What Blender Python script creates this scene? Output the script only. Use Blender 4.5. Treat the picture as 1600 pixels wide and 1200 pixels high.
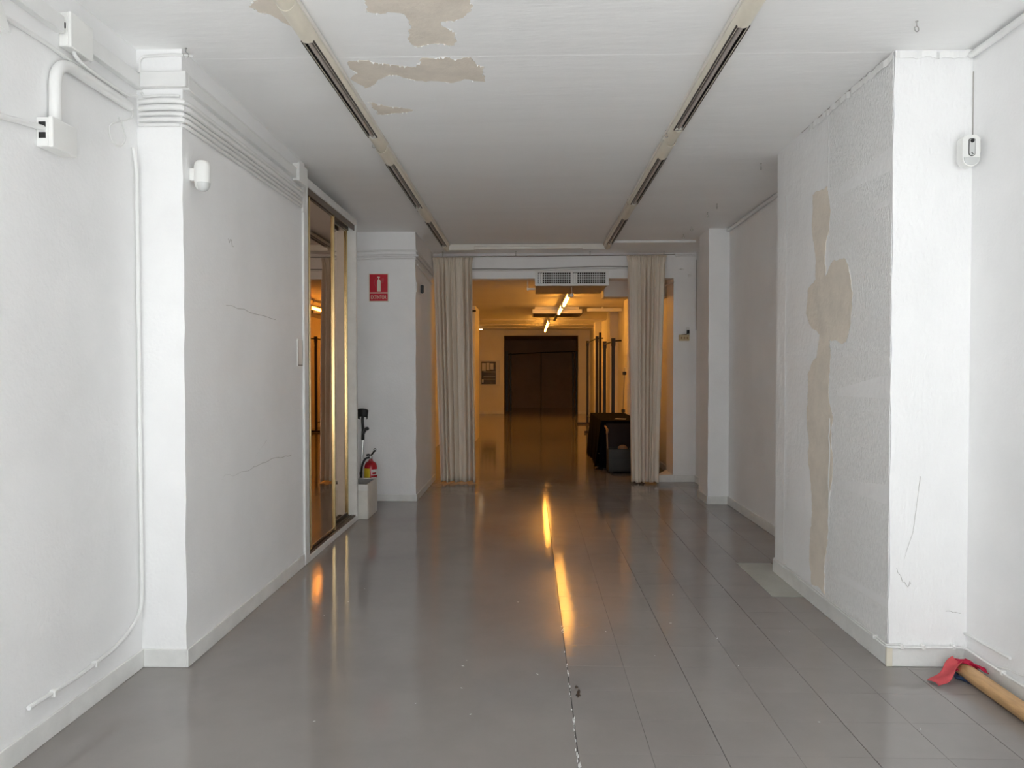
import bpy, bmesh, math, random
from mathutils import Vector, Matrix
from mathutils.geometry import tessellate_polygon
random.seed(7)
for o in list(bpy.data.objects): bpy.data.objects.remove(o)
SC = bpy.context.scene
COL = SC.collection
PI = math.pi

# ------------------------------------------------------------------ camera
cam_d = bpy.data.cameras.new('camera')
cam_d.sensor_fit = 'HORIZONTAL'; cam_d.sensor_width = 36.0
cam_d.lens = 1150.0 / 1600.0 * 36.0
cam_d.clip_end = 200
cam = bpy.data.objects.new('camera', cam_d); COL.objects.link(cam)
cam.location = (0, 0, 1.45)
cam.rotation_euler = (math.radians(90 - 1.1458), 0, math.radians(1.3945))
SC.camera = cam

# ------------------------------------------------------------------ world (overcast daylight through the shop front) and exposure
W = bpy.data.worlds.new('world'); SC.world = W; W.use_nodes = True
bg = W.node_tree.nodes['Background']
bg.inputs[0].default_value = (0.92, 0.97, 1.0, 1)
bg.inputs[1].default_value = 3.4
FRONT_Y = -1.8                      # plane of the open shop front behind the camera
OPEN_X0, OPEN_X1, OPEN_Z0, OPEN_Z1 = -1.88, 2.10, 0.0, 2.15
pd = bpy.data.lights.new('shop_front_portal', 'AREA'); pd.shape = 'RECTANGLE'
pd.size = OPEN_X1 - OPEN_X0; pd.size_y = OPEN_Z1 - OPEN_Z0
pd.cycles.is_portal = True
po = bpy.data.objects.new('shop_front_portal', pd); COL.objects.link(po)
po.location = ((OPEN_X0 + OPEN_X1) / 2, FRONT_Y - 0.05, (OPEN_Z0 + OPEN_Z1) / 2)
po.rotation_euler = (math.radians(90), 0, 0)
sun_d = bpy.data.lights.new('sun', 'SUN'); sun_d.energy = 23.0; sun_d.angle = math.radians(0.6); sun_d.color = (0.97, 0.985, 1.0)
sun = bpy.data.objects.new('sun', sun_d); COL.objects.link(sun)
sun.rotation_euler = Vector((-0.10, 0.60, -0.75)).to_track_quat('-Z', 'Y').to_euler()   # over the street, reaches only the added pale doorway floor, for ceiling bounce
SC.view_settings.view_transform = 'Standard'; SC.view_settings.look = 'None'
SC.view_settings.gamma = 1.0; SC.view_settings.use_curve_mapping = False
SC.view_settings.exposure = 0.0
SC.cycles.diffuse_bounces = 10; SC.cycles.glossy_bounces = 6; SC.cycles.max_bounces = 16; SC.cycles.sample_clamp_indirect = 30.0

# ------------------------------------------------------------------ materials
def mat(name, col, rough=0.6, metal=0.0, spec=0.5, var=0.0, vscale=3.0, bump=0.0, bscale=40.0,
        bump2=0.0, bscale2=4.0, stretch=(1, 1, 1), rvar=0.0, emit=None, estr=0.0, randv=0.0, trans=0.0, bdist=0.01, dark=None):
    m = bpy.data.materials.new(name); m.use_nodes = True
    nt = m.node_tree; N = nt.nodes; L = nt.links
    p = N['Principled BSDF']
    p.inputs['Base Color'].default_value = (*col, 1)
    p.inputs['Roughness'].default_value = rough
    p.inputs['Metallic'].default_value = metal
    p.inputs['Specular IOR Level'].default_value = spec
    tc = N.new('ShaderNodeTexCoord')
    mp = N.new('ShaderNodeMapping'); mp.inputs['Scale'].default_value = stretch
    geo = N.new('ShaderNodeNewGeometry')
    L.new(geo.outputs['Position'], mp.inputs['Vector'])
    if var > 0 or randv > 0:
        nz = N.new('ShaderNodeTexNoise'); nz.inputs['Scale'].default_value = vscale
        nz.inputs['Detail'].default_value = 6; nz.inputs['Roughness'].default_value = 0.62
        L.new(mp.outputs[0], nz.inputs['Vector'])
        mx = N.new('ShaderNodeMixRGB')
        d = dark if dark else tuple(c * (1 - var) for c in col)
        mx.inputs[1].default_value = (*d, 1)
        mx.inputs[2].default_value = (*tuple(min(1, c * (1 + var * 0.35)) for c in col), 1)
        rmp = N.new('ShaderNodeMapRange'); rmp.inputs[1].default_value = 0.3; rmp.inputs[2].default_value = 0.6
        L.new(nz.outputs['Fac'], rmp.inputs[0]); L.new(rmp.outputs[0], mx.inputs[0])
        out = mx.outputs[0]
        if randv > 0:
            oi = N.new('ShaderNodeObjectInfo'); hs = N.new('ShaderNodeHueSaturation')
            mr = N.new('ShaderNodeMapRange'); mr.inputs[3].default_value = 1 - randv; mr.inputs[4].default_value = 1 + randv
            L.new(oi.outputs['Random'], mr.inputs[0]); L.new(mr.outputs[0], hs.inputs['Value'])
            L.new(out, hs.inputs['Color']); out = hs.outputs[0]
        L.new(out, p.inputs['Base Color'])
    if rvar > 0:
        n3 = N.new('ShaderNodeTexNoise'); n3.inputs['Scale'].default_value = 2.2; n3.inputs['Detail'].default_value = 5
        L.new(mp.outputs[0], n3.inputs['Vector'])
        r3 = N.new('ShaderNodeMapRange'); r3.inputs[1].default_value = 0.35; r3.inputs[2].default_value = 0.68
        r3.inputs[3].default_value = max(0.02, rough - rvar); r3.inputs[4].default_value = rough + rvar
        L.new(n3.outputs['Fac'], r3.inputs[0]); L.new(r3.outputs[0], p.inputs['Roughness'])
    prev = None
    for st, sc, dt in ((bump, bscale, 3), (bump2, bscale2, 4)):
        if st > 0:
            nb = N.new('ShaderNodeTexNoise'); nb.inputs['Scale'].default_value = sc; nb.inputs['Detail'].default_value = dt
            L.new(mp.outputs[0], nb.inputs['Vector'])
            b = N.new('ShaderNodeBump'); b.inputs['Strength'].default_value = st; b.inputs['Distance'].default_value = bdist
            L.new(nb.outputs['Fac'], b.inputs['Height'])
            if prev: L.new(prev.outputs[0], b.inputs['Normal'])
            prev = b
    if prev: L.new(prev.outputs[0], p.inputs['Normal'])
    if emit:
        p.inputs['Emission Color'].default_value = (*emit, 1); p.inputs['Emission Strength'].default_value = estr
    if trans > 0:
        tr = N.new('ShaderNodeBsdfTranslucent'); tr.inputs[0].default_value = (*col, 1)
        ms = N.new('ShaderNodeMixShader'); ms.inputs[0].default_value = trans
        o = N['Material Output']
        L.new(p.outputs[0], ms.inputs[1]); L.new(tr.outputs[0], ms.inputs[2]); L.new(ms.outputs[0], o.inputs['Surface'])
    return m

M = {}
M['wall'] = mat('white_wall_paint', (0.88, 0.88, 0.88), 0.55, var=0.045, vscale=1.6, bump=0.16, bscale=60, bump2=0.45, bscale2=3.5)
M['pier'] = mat('white_rough_paint', (0.88, 0.88, 0.88), 0.5, var=0.03, vscale=2.5, bump=0.35, bscale=45, bump2=0.8, bscale2=5, stretch=(1.4, 1, 0.7))
M['paper'] = mat('embossed_wallpaper', (0.87, 0.87, 0.865), 0.5, var=0.10, vscale=85, bump=1.0, bscale=105, bump2=0.2, bscale2=6, stretch=(1, 1, 0.45))
M['ceil'] = mat('white_ceiling_paint', (0.90, 0.90, 0.895), 0.6, var=0.025, vscale=1.2, bump=0.10, bscale=30, bump2=0.4, bscale2=4, stretch=(0.5, 2.2, 1))
M['hallwall'] = mat('cream_hall_paint', (0.76, 0.74, 0.70), 0.55, var=0.04, vscale=1.5, bump=0.1, bscale=30)
M['floor'] = mat('grey_floor_paint', (0.27, 0.248, 0.236), 0.055, spec=0.5, var=0.10, vscale=1.3, bump=0.020, bscale=110, bump2=0.05, bscale2=14, rvar=0.02)
M['tile'] = mat('grey_tile_paint', (0.27, 0.248, 0.236), 0.06, spec=0.5, var=0.10, vscale=1.3, bump=0.032, bscale=110, bump2=0.06, bscale2=12, rvar=0.025, randv=0.025)
M['doorway'] = mat('pale_doorway_bounce', (0.68, 0.67, 0.65), 0.4, var=0.1, vscale=20)  # invented pale floor behind the camera, added to bounce light onto the ceiling
M['joint'] = mat('dark_floor_joint', (0.055, 0.05, 0.046), 0.7)
M['patch'] = mat('pale_grey_green_cover', (0.42, 0.425, 0.385), 0.3, var=0.12, vscale=6, bump=0.05, bscale=60)
M['base'] = mat('white_baseboard_paint', (0.78, 0.78, 0.76), 0.4, var=0.08, vscale=7, bump=0.1, bscale=50)
M['conduit'] = mat('white_painted_conduit', (0.80, 0.80, 0.79), 0.4, var=0.03, vscale=8, bump=0.08, bscale=70)
M['plastic'] = mat('white_plastic', (0.82, 0.82, 0.80), 0.3, var=0.02)
M['cream'] = mat('cream_enamel', (0.74, 0.69, 0.58), 0.35, var=0.06, vscale=9)
M['lampwhite'] = mat('white_enamel', (0.76, 0.73, 0.67), 0.35, var=0.04, vscale=9)
M['slot'] = mat('dark_slot', (0.030, 0.022, 0.018), 0.5)
M['deadtube'] = mat('unlit_glass_tube', (0.42, 0.37, 0.34), 0.25)
M['plaster'] = mat('bare_beige_plaster', (0.75, 0.68, 0.59), 0.85, var=0.10, vscale=7, bump=0.35, bscale=35)
M['flake'] = mat('lifted_white_paint', (0.85, 0.85, 0.84), 0.5)
M['crack'] = mat('hairline_crack', (0.40, 0.38, 0.36), 0.9)
M['metal'] = mat('galvanised_metal', (0.45, 0.44, 0.42), 0.35, metal=0.9)
M['chrome'] = mat('bright_metal', (0.75, 0.75, 0.74), 0.2, metal=1.0)
M['duct'] = mat('foil_duct', (0.62, 0.58, 0.52), 0.38, metal=0.6, bump=0.4, bscale=9)
M['gold'] = mat('gold_anodised', (0.92, 0.74, 0.40), 0.22, metal=1.0, var=0.05, vscale=10)
M['mirror'] = mat('bronze_mirror', (0.62, 0.44, 0.30), 0.015, metal=1.0)
M['bronze'] = mat('bronze_track', (0.20, 0.16, 0.13), 0.35, metal=0.8)
M['dark'] = mat('dark_grey_plastic', (0.02, 0.02, 0.02), 0.4)
M['black'] = mat('black_metal', (0.008, 0.008, 0.008), 0.45)
M['cloth'] = mat('black_cloth', (0.004, 0.004, 0.006), 0.95, spec=0.05)
M['curtain'] = mat('cream_curtain', (0.86, 0.78, 0.67), 0.9, spec=0.1, var=0.03, vscale=5, bump=0.15, bscale=160, trans=0.15)
M['red'] = mat('red_sign', (0.55, 0.012, 0.03), 0.35)
M['redbody'] = mat('red_extinguisher_paint', (0.42, 0.012, 0.02), 0.25)
M['signwhite'] = mat('sign_cream', (0.72, 0.70, 0.58), 0.5)
M['yellow'] = mat('yellow_label', (0.68, 0.50, 0.02), 0.5)
M['labelwhite'] = mat('white_label', (0.75, 0.73, 0.72), 0.5)
M['wood'] = mat('pale_pine', (0.56, 0.34, 0.16), 0.5, var=0.22, vscale=9, stretch=(7, 0.8, 7), bump=0.1, bscale=40)
M['rag'] = mat('crimson_rag', (0.48, 0.02, 0.06), 0.9, spec=0.15, var=0.15, vscale=20)
M['ragpale'] = mat('faded_red_rag', (0.55, 0.09, 0.10), 0.9, spec=0.15, var=0.15, vscale=20)
M['blue'] = mat('navy_rag', (0.02, 0.04, 0.09), 0.9)
M['board'] = mat('whitewashed_board', (0.70, 0.68, 0.63), 0.5, var=0.10, vscale=8, bump=0.1, bscale=40)
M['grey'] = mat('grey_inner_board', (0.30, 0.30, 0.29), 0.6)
M['beige'] = mat('beige_plastic', (0.58, 0.47, 0.28), 0.5)
M['dim_brownwall'] = mat('dimmed_brown_panel', (0.36, 0.27, 0.19), 0.6, var=0.1, vscale=2)  # brown made darker, putting the unlit back room's dimness into the colour
M['trunk'] = mat('dark_trunk_board', (0.020, 0.019, 0.016), 0.55, var=0.3, vscale=10)
M['maroon'] = mat('dark_maroon_lining', (0.010, 0.003, 0.0025), 0.8)
M['brownwood'] = mat('brown_wood_edge', (0.28, 0.15, 0.07), 0.5)
M['photo'] = mat('grey_print', (0.055, 0.058, 0.066), 0.4, var=0.5, vscale=5)
M['photolight'] = mat('pale_print', (0.62, 0.64, 0.68), 0.4)
M['tubelit'] = mat('lit_warm_tube', (1, 0.8, 0.4), 0.4, emit=(1.0, 0.42, 0.06), estr=39)
M['bulb'] = mat('lit_small_bulb', (1, 0.9, 0.7), 0.4, emit=(1.0, 0.80, 0.5), estr=8)
M['lens'] = mat('frosted_lens', (0.62, 0.63, 0.62), 0.2)

# ------------------------------------------------------------------ mesh helpers
class B:
    def __init__(s): s.bm = bmesh.new()
    def add(s, vs, fs):
        V = [s.bm.verts.new(v) for v in vs]
        for f in fs:
            try: s.bm.faces.new([V[i] for i in f])
            except ValueError: pass
        return s
    def merge(s, t):
        me = bpy.data.meshes.new('tmp'); t.to_mesh(me); t.free(); s.bm.from_mesh(me); bpy.data.meshes.remove(me); return s
    def box(s, x0, x1, y0, y1, z0, z1, bev=0.0, seg=2):
        t = bmesh.new()
        bmesh.ops.create_cube(t, size=1)
        for v in t.verts:
            v.co = ((x0 + x1) / 2 + v.co.x * (x1 - x0), (y0 + y1) / 2 + v.co.y * (y1 - y0), (z0 + z1) / 2 + v.co.z * (z1 - z0))
        if bev > 0:
            bmesh.ops.bevel(t, geom=list(t.edges), offset=bev, segments=seg, affect='EDGES', profile=0.5)
        return s.merge(t)
    def prism(s, pts, vec):
        """concave outline (list of 3D points) extruded by vec"""
        pts = [Vector(p) for p in pts]; v = Vector(vec); n = len(pts)
        tris = tessellate_polygon([pts])
        vs = pts + [p + v for p in pts]
        fs = [tuple(t) for t in tris] + [tuple(n + i for i in reversed(t)) for t in tris]
        fs += [(i, (i + 1) % n, n + (i + 1) % n, n + i) for i in range(n)]
        return s.add(vs, fs)
    def tube(s, path, r, n=10, cap=True, squash=1.0):
        P = [Vector(p) for p in path]; m = len(P)
        T = []
        for i in range(m):
            a = P[max(0, i - 1)]; b = P[min(m - 1, i + 1)]; T.append((b - a).normalized())
        up = Vector((0, 0, 1)) if abs(T[0].z) < 0.9 else Vector((1, 0, 0))
        nrm = (up - T[0] * up.dot(T[0])).normalized()
        vs = []
        for i in range(m):
            nrm = (nrm - T[i] * nrm.dot(T[i])).normalized(); bi = T[i].cross(nrm)
            rr = r[i] if isinstance(r, (list, tuple)) else r
            for k in range(n):
                a = 2 * PI * k / n
                vs.append(P[i] + nrm * math.cos(a) * rr * squash + bi * math.sin(a) * rr)
        fs = [(i * n + k, i * n + (k + 1) % n, (i + 1) * n + (k + 1) % n, (i + 1) * n + k) for i in range(m - 1) for k in range(n)]
        if cap: fs += [tuple(range(n - 1, -1, -1)), tuple((m - 1) * n + k for k in range(n))]
        return s.add(vs, fs)
    def lathe(s, prof, c=(0, 0, 0), n=24, sx=1.0, sy=1.0):
        c = Vector(c); m = len(prof)
        vs = [c + Vector((r * math.cos(2 * PI * k / n) * sx, r * math.sin(2 * PI * k / n) * sy, z)) for r, z in prof for k in range(n)]
        fs = [(i * n + k, i * n + (k + 1) % n, (i + 1) * n + (k + 1) % n, (i + 1) * n + k) for i in range(m - 1) for k in range(n)]
        fs += [tuple(range(n - 1, -1, -1)), tuple((m - 1) * n + k for k in range(n))]
        return s.add(vs, fs)
    def grid(s, f, nu, nv):
        vs = [f(i / nu, j / nv) for j in range(nv + 1) for i in range(nu + 1)]
        w = nu + 1
        return s.add(vs, [(j * w + i, j * w + i + 1, (j + 1) * w + i + 1, (j + 1) * w + i) for j in range(nv) for i in range(nu)])

WORLD = {}
def obj(name, b, m, parent=None, smooth=False, kind=None, label=None, cat=None, group=None, sharp=0.6):
    bm = b.bm
    bmesh.ops.recalc_face_normals(bm, faces=list(bm.faces))
    xs = [v.co for v in bm.verts]
    lo = Vector((min(v.x for v in xs), min(v.y for v in xs), min(v.z for v in xs)))
    hi = Vector((max(v.x for v in xs), max(v.y for v in xs), max(v.z for v in xs)))
    org = Vector(((lo.x + hi.x) / 2, (lo.y + hi.y) / 2, lo.z))
    for v in bm.verts: v.co -= org
    me = bpy.data.meshes.new(name); bm.to_mesh(me); bm.free()
    if smooth:
        for p in me.polygons: p.use_smooth = True
        me.set_sharp_from_angle(angle=sharp)
    me.materials.append(M[m] if isinstance(m, str) else m)
    o = bpy.data.objects.new(name, me); COL.objects.link(o)
    o.location = org - (WORLD[parent] if parent else Vector())
    WORLD[o] = org
    if parent: o.parent = parent
    tag(o, label, cat, group, kind)
    return o
def tag(o, label=None, cat=None, group=None, kind=None):
    if label: o['label'] = label
    if cat: o['category'] = cat
    if group: o['group'] = group
    if kind: o['kind'] = kind
def thing(name, loc, label, cat, group=None):
    o = bpy.data.objects.new(name, None); COL.objects.link(o); o.location = loc; o.empty_display_size = 0.1
    WORLD[o] = Vector(loc); tag(o, label, cat, group); return o
def dup(root, loc, label=None, rotz=0.0):
    r = root.copy(); COL.objects.link(r); r.location = loc; r.rotation_euler = (0, 0, rotz)
    if label: r['label'] = label
    for ch in [c for c in bpy.data.objects if c.parent == root]:
        c = ch.copy(); COL.objects.link(c); c.parent = r
        for g in [g for g in bpy.data.objects if g.parent == ch]:
            d = g.copy(); COL.objects.link(d); d.parent = c
    return r
def struct(name, b, m, parent=None, smooth=False):
    return obj(name, b, m, parent, smooth, kind=None if parent else 'structure')
def fillet(pts, r, k=5):
    P = [Vector(p) for p in pts]; out = [P[0]]
    for i in range(1, len(P) - 1):
        a = (P[i - 1] - P[i]); b = (P[i + 1] - P[i]); d = min(r, a.length * 0.48, b.length * 0.48)
        a = P[i] + a.normalized() * d; c = P[i] + b.normalized() * d
        for j in range(k + 1):
            t = j / k; out.append(a * (1 - t) ** 2 + P[i] * 2 * t * (1 - t) + c * t * t)
    out.append(P[-1]); return out
def catmull(pts, k=6):
    P = [Vector(p) for p in pts]; P = [P[0] * 2 - P[1]] + P + [P[-1] * 2 - P[-2]]; out = []
    for i in range(1, len(P) - 2):
        for j in range(k):
            t = j / k; a, b, c, d = P[i - 1:i + 3]
            out.append(0.5 * ((2 * b) + (c - a) * t + (2 * a - 5 * b + 4 * c - d) * t * t + (3 * b - a - 3 * c + d) * t ** 3))
    out.append(P[-2]); return out
def jag(pts, amp, it=2, rnd=random):
    for _ in range(it):
        q = []
        for i, a in enumerate(pts):
            b = pts[(i + 1) % len(pts)]; L = math.dist(a, b)
            q.append(a)
            if L > 0.012:
                q.append(((a[0] + b[0]) / 2 + rnd.uniform(-1, 1) * amp * L, (a[1] + b[1]) / 2 + rnd.uniform(-1, 1) * amp * L))
        pts = q
    return pts
def text_mesh(txt, width, height):
    """flat outline of a word in its own XZ plane, centred on 0"""
    cu = bpy.data.curves.new('word', 'FONT'); cu.body = txt; cu.align_x = 'CENTER'; cu.align_y = 'CENTER'; cu.extrude = 0.0; cu.resolution_u = 3
    to = bpy.data.objects.new('word', cu); COL.objects.link(to)
    bpy.context.view_layer.update()
    me = bpy.data.meshes.new_from_object(to.evaluated_get(bpy.context.evaluated_depsgraph_get()))
    b = B(); b.bm.from_mesh(me); bpy.data.objects.remove(to); bpy.data.meshes.remove(me)
    X = [v.co.x for v in b.bm.verts]; Y = [v.co.y for v in b.bm.verts]
    sx = width / (max(X) - min(X)); sy = height / (max(Y) - min(Y)); cx = (max(X) + min(X)) / 2; cy = (max(Y) + min(Y)) / 2
    for v in b.bm.verts: v.co = ((v.co.x - cx) * sx, 0, (v.co.y - cy) * sy)
    return b

# ------------------------------------------------------------------ room dimensions (metres)
XL = -1.89      # near left wall
XP = -1.67      # left pier / second left wall
XR = 2.13       # right wall
XRP = 1.755     # right pier side
YL = 3.52       # left pier front
YR0, YR1 = 3.62, 5.29
YB = 9.50       # back wall / opening
def cz(y):      # ceiling height, sagging slightly towards the back
    return 2.985 if y <= 3.63 else 2.9838 - (y - 3.63) * 0.0075

def wavy_block(b, x0, x1, y0, y1, z0, z1, edge, amp=0.004, n=26, seed=1):
    """upright block whose vertical edge near (edge x, edge y) is hand plastered and slightly wavy"""
    r = random.Random(seed); vs = []; fs = []
    cs = [(x0, y0), (x1, y0), (x1, y1), (x0, y1)]
    ei = min(range(4), key=lambda i: math.dist(cs[i], edge))
    for k in range(n + 1):
        z = z0 + (z1 - z0) * k / n
        for i, (x, y) in enumerate(cs):
            if i == ei: x += r.uniform(-amp, amp); y += r.uniform(-amp, amp) * 0.5
            vs.append((x, y, z))
    for k in range(n):
        for i in range(4):
            j = (i + 1) % 4; fs.append((k * 4 + i, k * 4 + j, k * 4 + 4 + j, k * 4 + 4 + i))
    fs += [(3, 2, 1, 0), tuple(n * 4 + i for i in range(4))]
    return b.add(vs, fs)

# ------------------------------------------------------------------ floor
fl = struct('floor', B().box(-2.6, 2.6, FRONT_Y - 0.6, 28.6, -0.12, -0.0045), 'joint')
JX = 0.181
obj('doorway_bounce_sheet', B().box(-2.6, 2.6, FRONT_Y - 0.6, 1.60, -0.0045, 0.0, 0.001, 1), 'doorway', fl)  # unseen pale sheet, added to brighten the ceiling
obj('floor_sheet', B().box(-2.6, JX, 1.603, 9.62, -0.0045, 0.0, 0.001, 1), 'floor', fl)
obj('floor_sheet', B().box(JX + 0.004, 2.6, 1.603, 1.925, -0.0045, 0.0, 0.001, 1), 'floor', fl)
obj('floor_sheet', B().box(-2.6, 2.6, 9.6235, 28.6, -0.0045, 0.0, 0.001, 1), 'floor', fl)
tile0 = None
TW, TD = 0.2731, 0.2740
rt = random.Random(3)
for ix in range(8):
    x0 = JX + 0.003 + (ix // 2) * 0.55 + (ix % 2) * (TW + 0.0013)
    for iy in range(28):
        y0 = 1.927 + iy * 0.275
        if x0 > 1.73 and y0 > 3.58 and y0 + TD < 5.3: continue
        if tile0 is None:
            tile0 = obj('tile', B().box(x0, x0 + TW, y0, y0 + TD, -0.0045, 0.0, 0.0005, 1), 'tile', fl)
            base_off = tile0.location - Vector((x0, y0, 0)); t = tile0
        else:
            t = tile0.copy(); COL.objects.link(t); t.location = base_off + Vector((x0, y0, 0)); t.parent = fl
        t.rotation_euler = (rt.gauss(0, 0.0008), rt.gauss(0, 0.0008), 0)
obj('floor_cover_plate', B().box(1.545, 1.80, 4.70, 5.52, 0.0002, 0.0022, 0.0008, 1), 'patch', fl)
b = B(); rf = random.Random(12)
for (x, y, s) in ((0.214, 3.34, 0.012), (0.219, 3.27, 0.020), (0.214, 3.24, 0.010), (0.222, 3.30, 0.012)):
    b.prism([(x + px, y + py, 0.0004) for px, py in jag([(-s * .5, -s * 1.5), (s * .5, -s), (s * .4, s * .4), (s * .1, s * 1.4), (-s * .4, s * .7)], 0.3, 2, rf)], (0, 0, 0.0005))
obj('chipped_paint_mark', b, 'dark', fl)
b = B()
for i in range(70):
    y = rf.choice((2.3, 2.62, 2.75, 3.0, 3.3, 3.55, 4.1)) + rf.gauss(0, .09); s = rf.uniform(0.0008, 0.0032); x = JX + rf.gauss(0, 0.003)
    b.prism([(x - s, y - s * 5, 0.0006), (x + s, y - s * 2, 0.0006), (x + s * .6, y + s * 6, 0.0006), (x - s * .6, y + s * 2, 0.0006)], (0, 0, 0.0004))
for i in range(22):
    x = rf.uniform(-1.3, 1.6); y = rf.uniform(2.7, 5.0); s = rf.uniform(0.0015, 0.0045); a = rf.random() * 3
    b.prism([(x + math.cos(a + t) * s * k, y + math.sin(a + t) * s * k, 0.0006) for t, k in ((0, 2.2), (1.4, .5), (3.1, 1.8), (4.6, .4))], (0, 0, 0.0004))
obj('worn_paint_flecks', b, 'flake', fl, kind='stuff')

# ------------------------------------------------------------------ ceiling
b = B()
ys = [FRONT_Y - 0.6, 3.63]
b.add([(-2.6, ys[0], 2.985), (2.6, ys[0], 2.985), (2.6, 3.63, 2.985), (-2.6, 3.63, 2.985), (2.6, 3.637, cz(3.637)), (-2.6, 3.637, cz(3.637)), (2.6, 9.75, cz(9.75)), (-2.6, 9.75, cz(9.75)),
       (-2.6, ys[0], 3.2), (2.6, ys[0], 3.2), (2.6, 9.75, 3.2), (-2.6, 9.75, 3.2)],
      [(0, 1, 2, 3), (3, 2, 4, 5), (5, 4, 6, 7), (8, 11, 10, 9), (0, 8, 9, 1), (6, 10, 11, 7), (1, 9, 10, 6, 4, 2), (0, 3, 5, 7, 11, 8)])
ceil = struct('ceiling', b, 'ceil')
rp = random.Random(21)
PEELS = [
    [(-0.70, 2.90), (-0.685, 3.065), (-0.704, 3.175), (-0.56, 3.189), (-0.536, 3.296), (-0.563, 3.423), (-0.537, 3.525), (-0.358, 3.508), (-0.344, 3.428), (-0.39, 3.27), (-0.256, 3.185), (-0.253, 3.076), (-0.27, 2.90)],
    [(-0.90, 3.67), (-0.80, 3.665), (-0.70, 3.72), (-0.575, 3.745), (-0.535, 3.645), (-0.293, 3.645), (-0.231, 3.755), (-0.239, 3.946), (-0.556, 3.939), (-0.694, 3.85), (-0.80, 3.90), (-0.90, 4.02), (-0.945, 3.9)],
    [(-0.93, 4.22), (-0.82, 4.30), (-0.70, 4.34), (-0.69, 4.37), (-0.92, 4.42)],
    [(-1.12, 3.05), (-1.05, 3.02), (-1.045, 3.32), (-1.10, 3.24), (-1.19, 3.12)],
]
for pl_ in PEELS:
    out = jag(pl_, 0.17, 4, rp)
    z0 = 2.9838 if pl_[0][1] < 3.6 else None
    pts = [(x, y, (z0 if z0 else cz(max(y, 3.64)) - 0.0012)) for x, y in out]
    obj('bare_plaster_patch', B().prism(pts, (0, 0, 0.004)), 'plaster', ceil)
    fb = B(); n = len(pts); cx = sum(p[0] for p in pts) / n; cy = sum(p[1] for p in pts) / n
    for i in range(n):
        if rp.random() < 0.30:
            a = Vector(pts[i]); c = Vector(pts[(i + 1) % n]); d = c - a
            nr = Vector((d.y, -d.x, 0))
            if nr.length < 1e-5: continue
            nr.normalize()
            if nr.dot(Vector((cx, cy, a.z)) - a) < 0: nr = -nr
            w = rp.uniform(0.004, 0.016)
            m_ = (a + c) / 2 + nr * w * 0.4 + Vector((0, 0, -w * 0.6))
            fb.add([a, c, m_, a + Vector((0, 0, .002)), c + Vector((0, 0, .002)), m_ + Vector((0, 0, .0015))], [(0, 1, 2), (3, 5, 4), (0, 2, 5, 3), (1, 4, 5, 2), (0, 3, 4, 1)])
    obj('paint_flakes', fb, 'flake', ceil, kind='stuff')

# ------------------------------------------------------------------ walls of the front shop
wl = struct('wall_left', B().box(-2.3, XL, FRONT_Y, YL + 0.3, -0.01, 3.1), 'wall')
wlp = struct('wall_left_pier', wavy_block(B(), -2.3, XP, YL, 5.44, -0.01, 3.1, (XP, YL), 0.0035, 30, 4), 'wall')
struct('wall_left_alcove', B().box(-2.55, -2.32, 5.30, 7.35, -0.01, 3.1), 'wall')
struct('wall_left_niche', B().box(-2.45, -1.895, 7.04, 8.10, -0.01, 3.1), 'wall')
wbl = struct('wall_back_left_pier', wavy_block(B(), -2.3, -1.25, 8.04, 9.72, -0.01, 3.1, (-1.25, 8.04), 0.003, 24, 9), 'wall')
wr = struct('wall_right', B().box(XR, 2.5, FRONT_Y, 9.9, -0.01, 3.1), 'wall')
wrp = struct('wall_right_pier', wavy_block(B(), XRP, XR + 0.02, YR0, YR1, -0.01, 3.1, (XRP, YR0), 0.004, 30, 5), 'pier')
struct('wall_right_rear_pier', wavy_block(B(), 1.91, XR + 0.02, 7.93, 8.36, -0.01, 3.1, (1.91, 7.93), 0.003, 24, 6), 'wall')
wb = struct('wall_back', B().box(1.84, XR + 0.02, YB, 9.95, -0.01, 3.1), 'wall')
struct('wall_back_lintel', B().box(-1.26, 1.845, YB, 9.72, 2.615, 3.1, 0.006, 2), 'wall')
struct('wall_back_plinth', B().prism([(1.635, YB - 0.008, 0.0), (1.86, YB - 0.008, 0.0), (1.86, 10.02, 0.0)], (0, 0, 0.092)), 'base')
# shop front around the open entrance behind the camera
b = B()
b.box(-2.3, OPEN_X0, FRONT_Y - 0.3, FRONT_Y, -0.01, 3.1)
b.box(OPEN_X1, 2.5, FRONT_Y - 0.3, FRONT_Y, -0.01, 3.1)
b.box(OPEN_X0, OPEN_X1, FRONT_Y - 0.3, FRONT_Y, OPEN_Z1, 3.1)  # unseen header, set low to keep sky light off the pier fronts
struct('wall_front', b, 'wall')

# baseboards: a board with a chamfered top edge
def bboard(name, runs, h=0.088, t=0.012):
    b = B()
    for (x0, y0, x1, y1) in runs: b.box(min(x0, x1), max(x0, x1), min(y0, y1), max(y0, y1), 0.0005, h, 0.003, 2)
    return struct(name, b, 'base')
bboard('baseboard_left', [(XL, FRONT_Y, XL + .012, YL)])
bboard('baseboard_left_pier', [(XL + .012, YL - .012, XP, YL), (XP, YL - .012, XP + .012, 5.36)])
bboard('baseboard_back_left', [(-1.89, 8.028, -1.25, 8.04), (-1.25, 8.028, -1.238, 9.6)], 0.075)
bboard('baseboard_right', [(XR - .012, FRONT_Y, XR, YR0), (XR - .012, YR1, XR, 7.93), (XR - .012, 8.36, XR, YB)])
bboard('baseboard_right_pier', [(XRP - .014, YR0 - .014, XRP, YR1 + .01), (XRP, YR0 - .014, XR - .012, YR0)], 0.092)
bboard('baseboard_right_rear_pier', [(1.898, 7.918, 1.91, 8.37), (1.91, 7.918, XR - .012, 7.93)])
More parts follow.
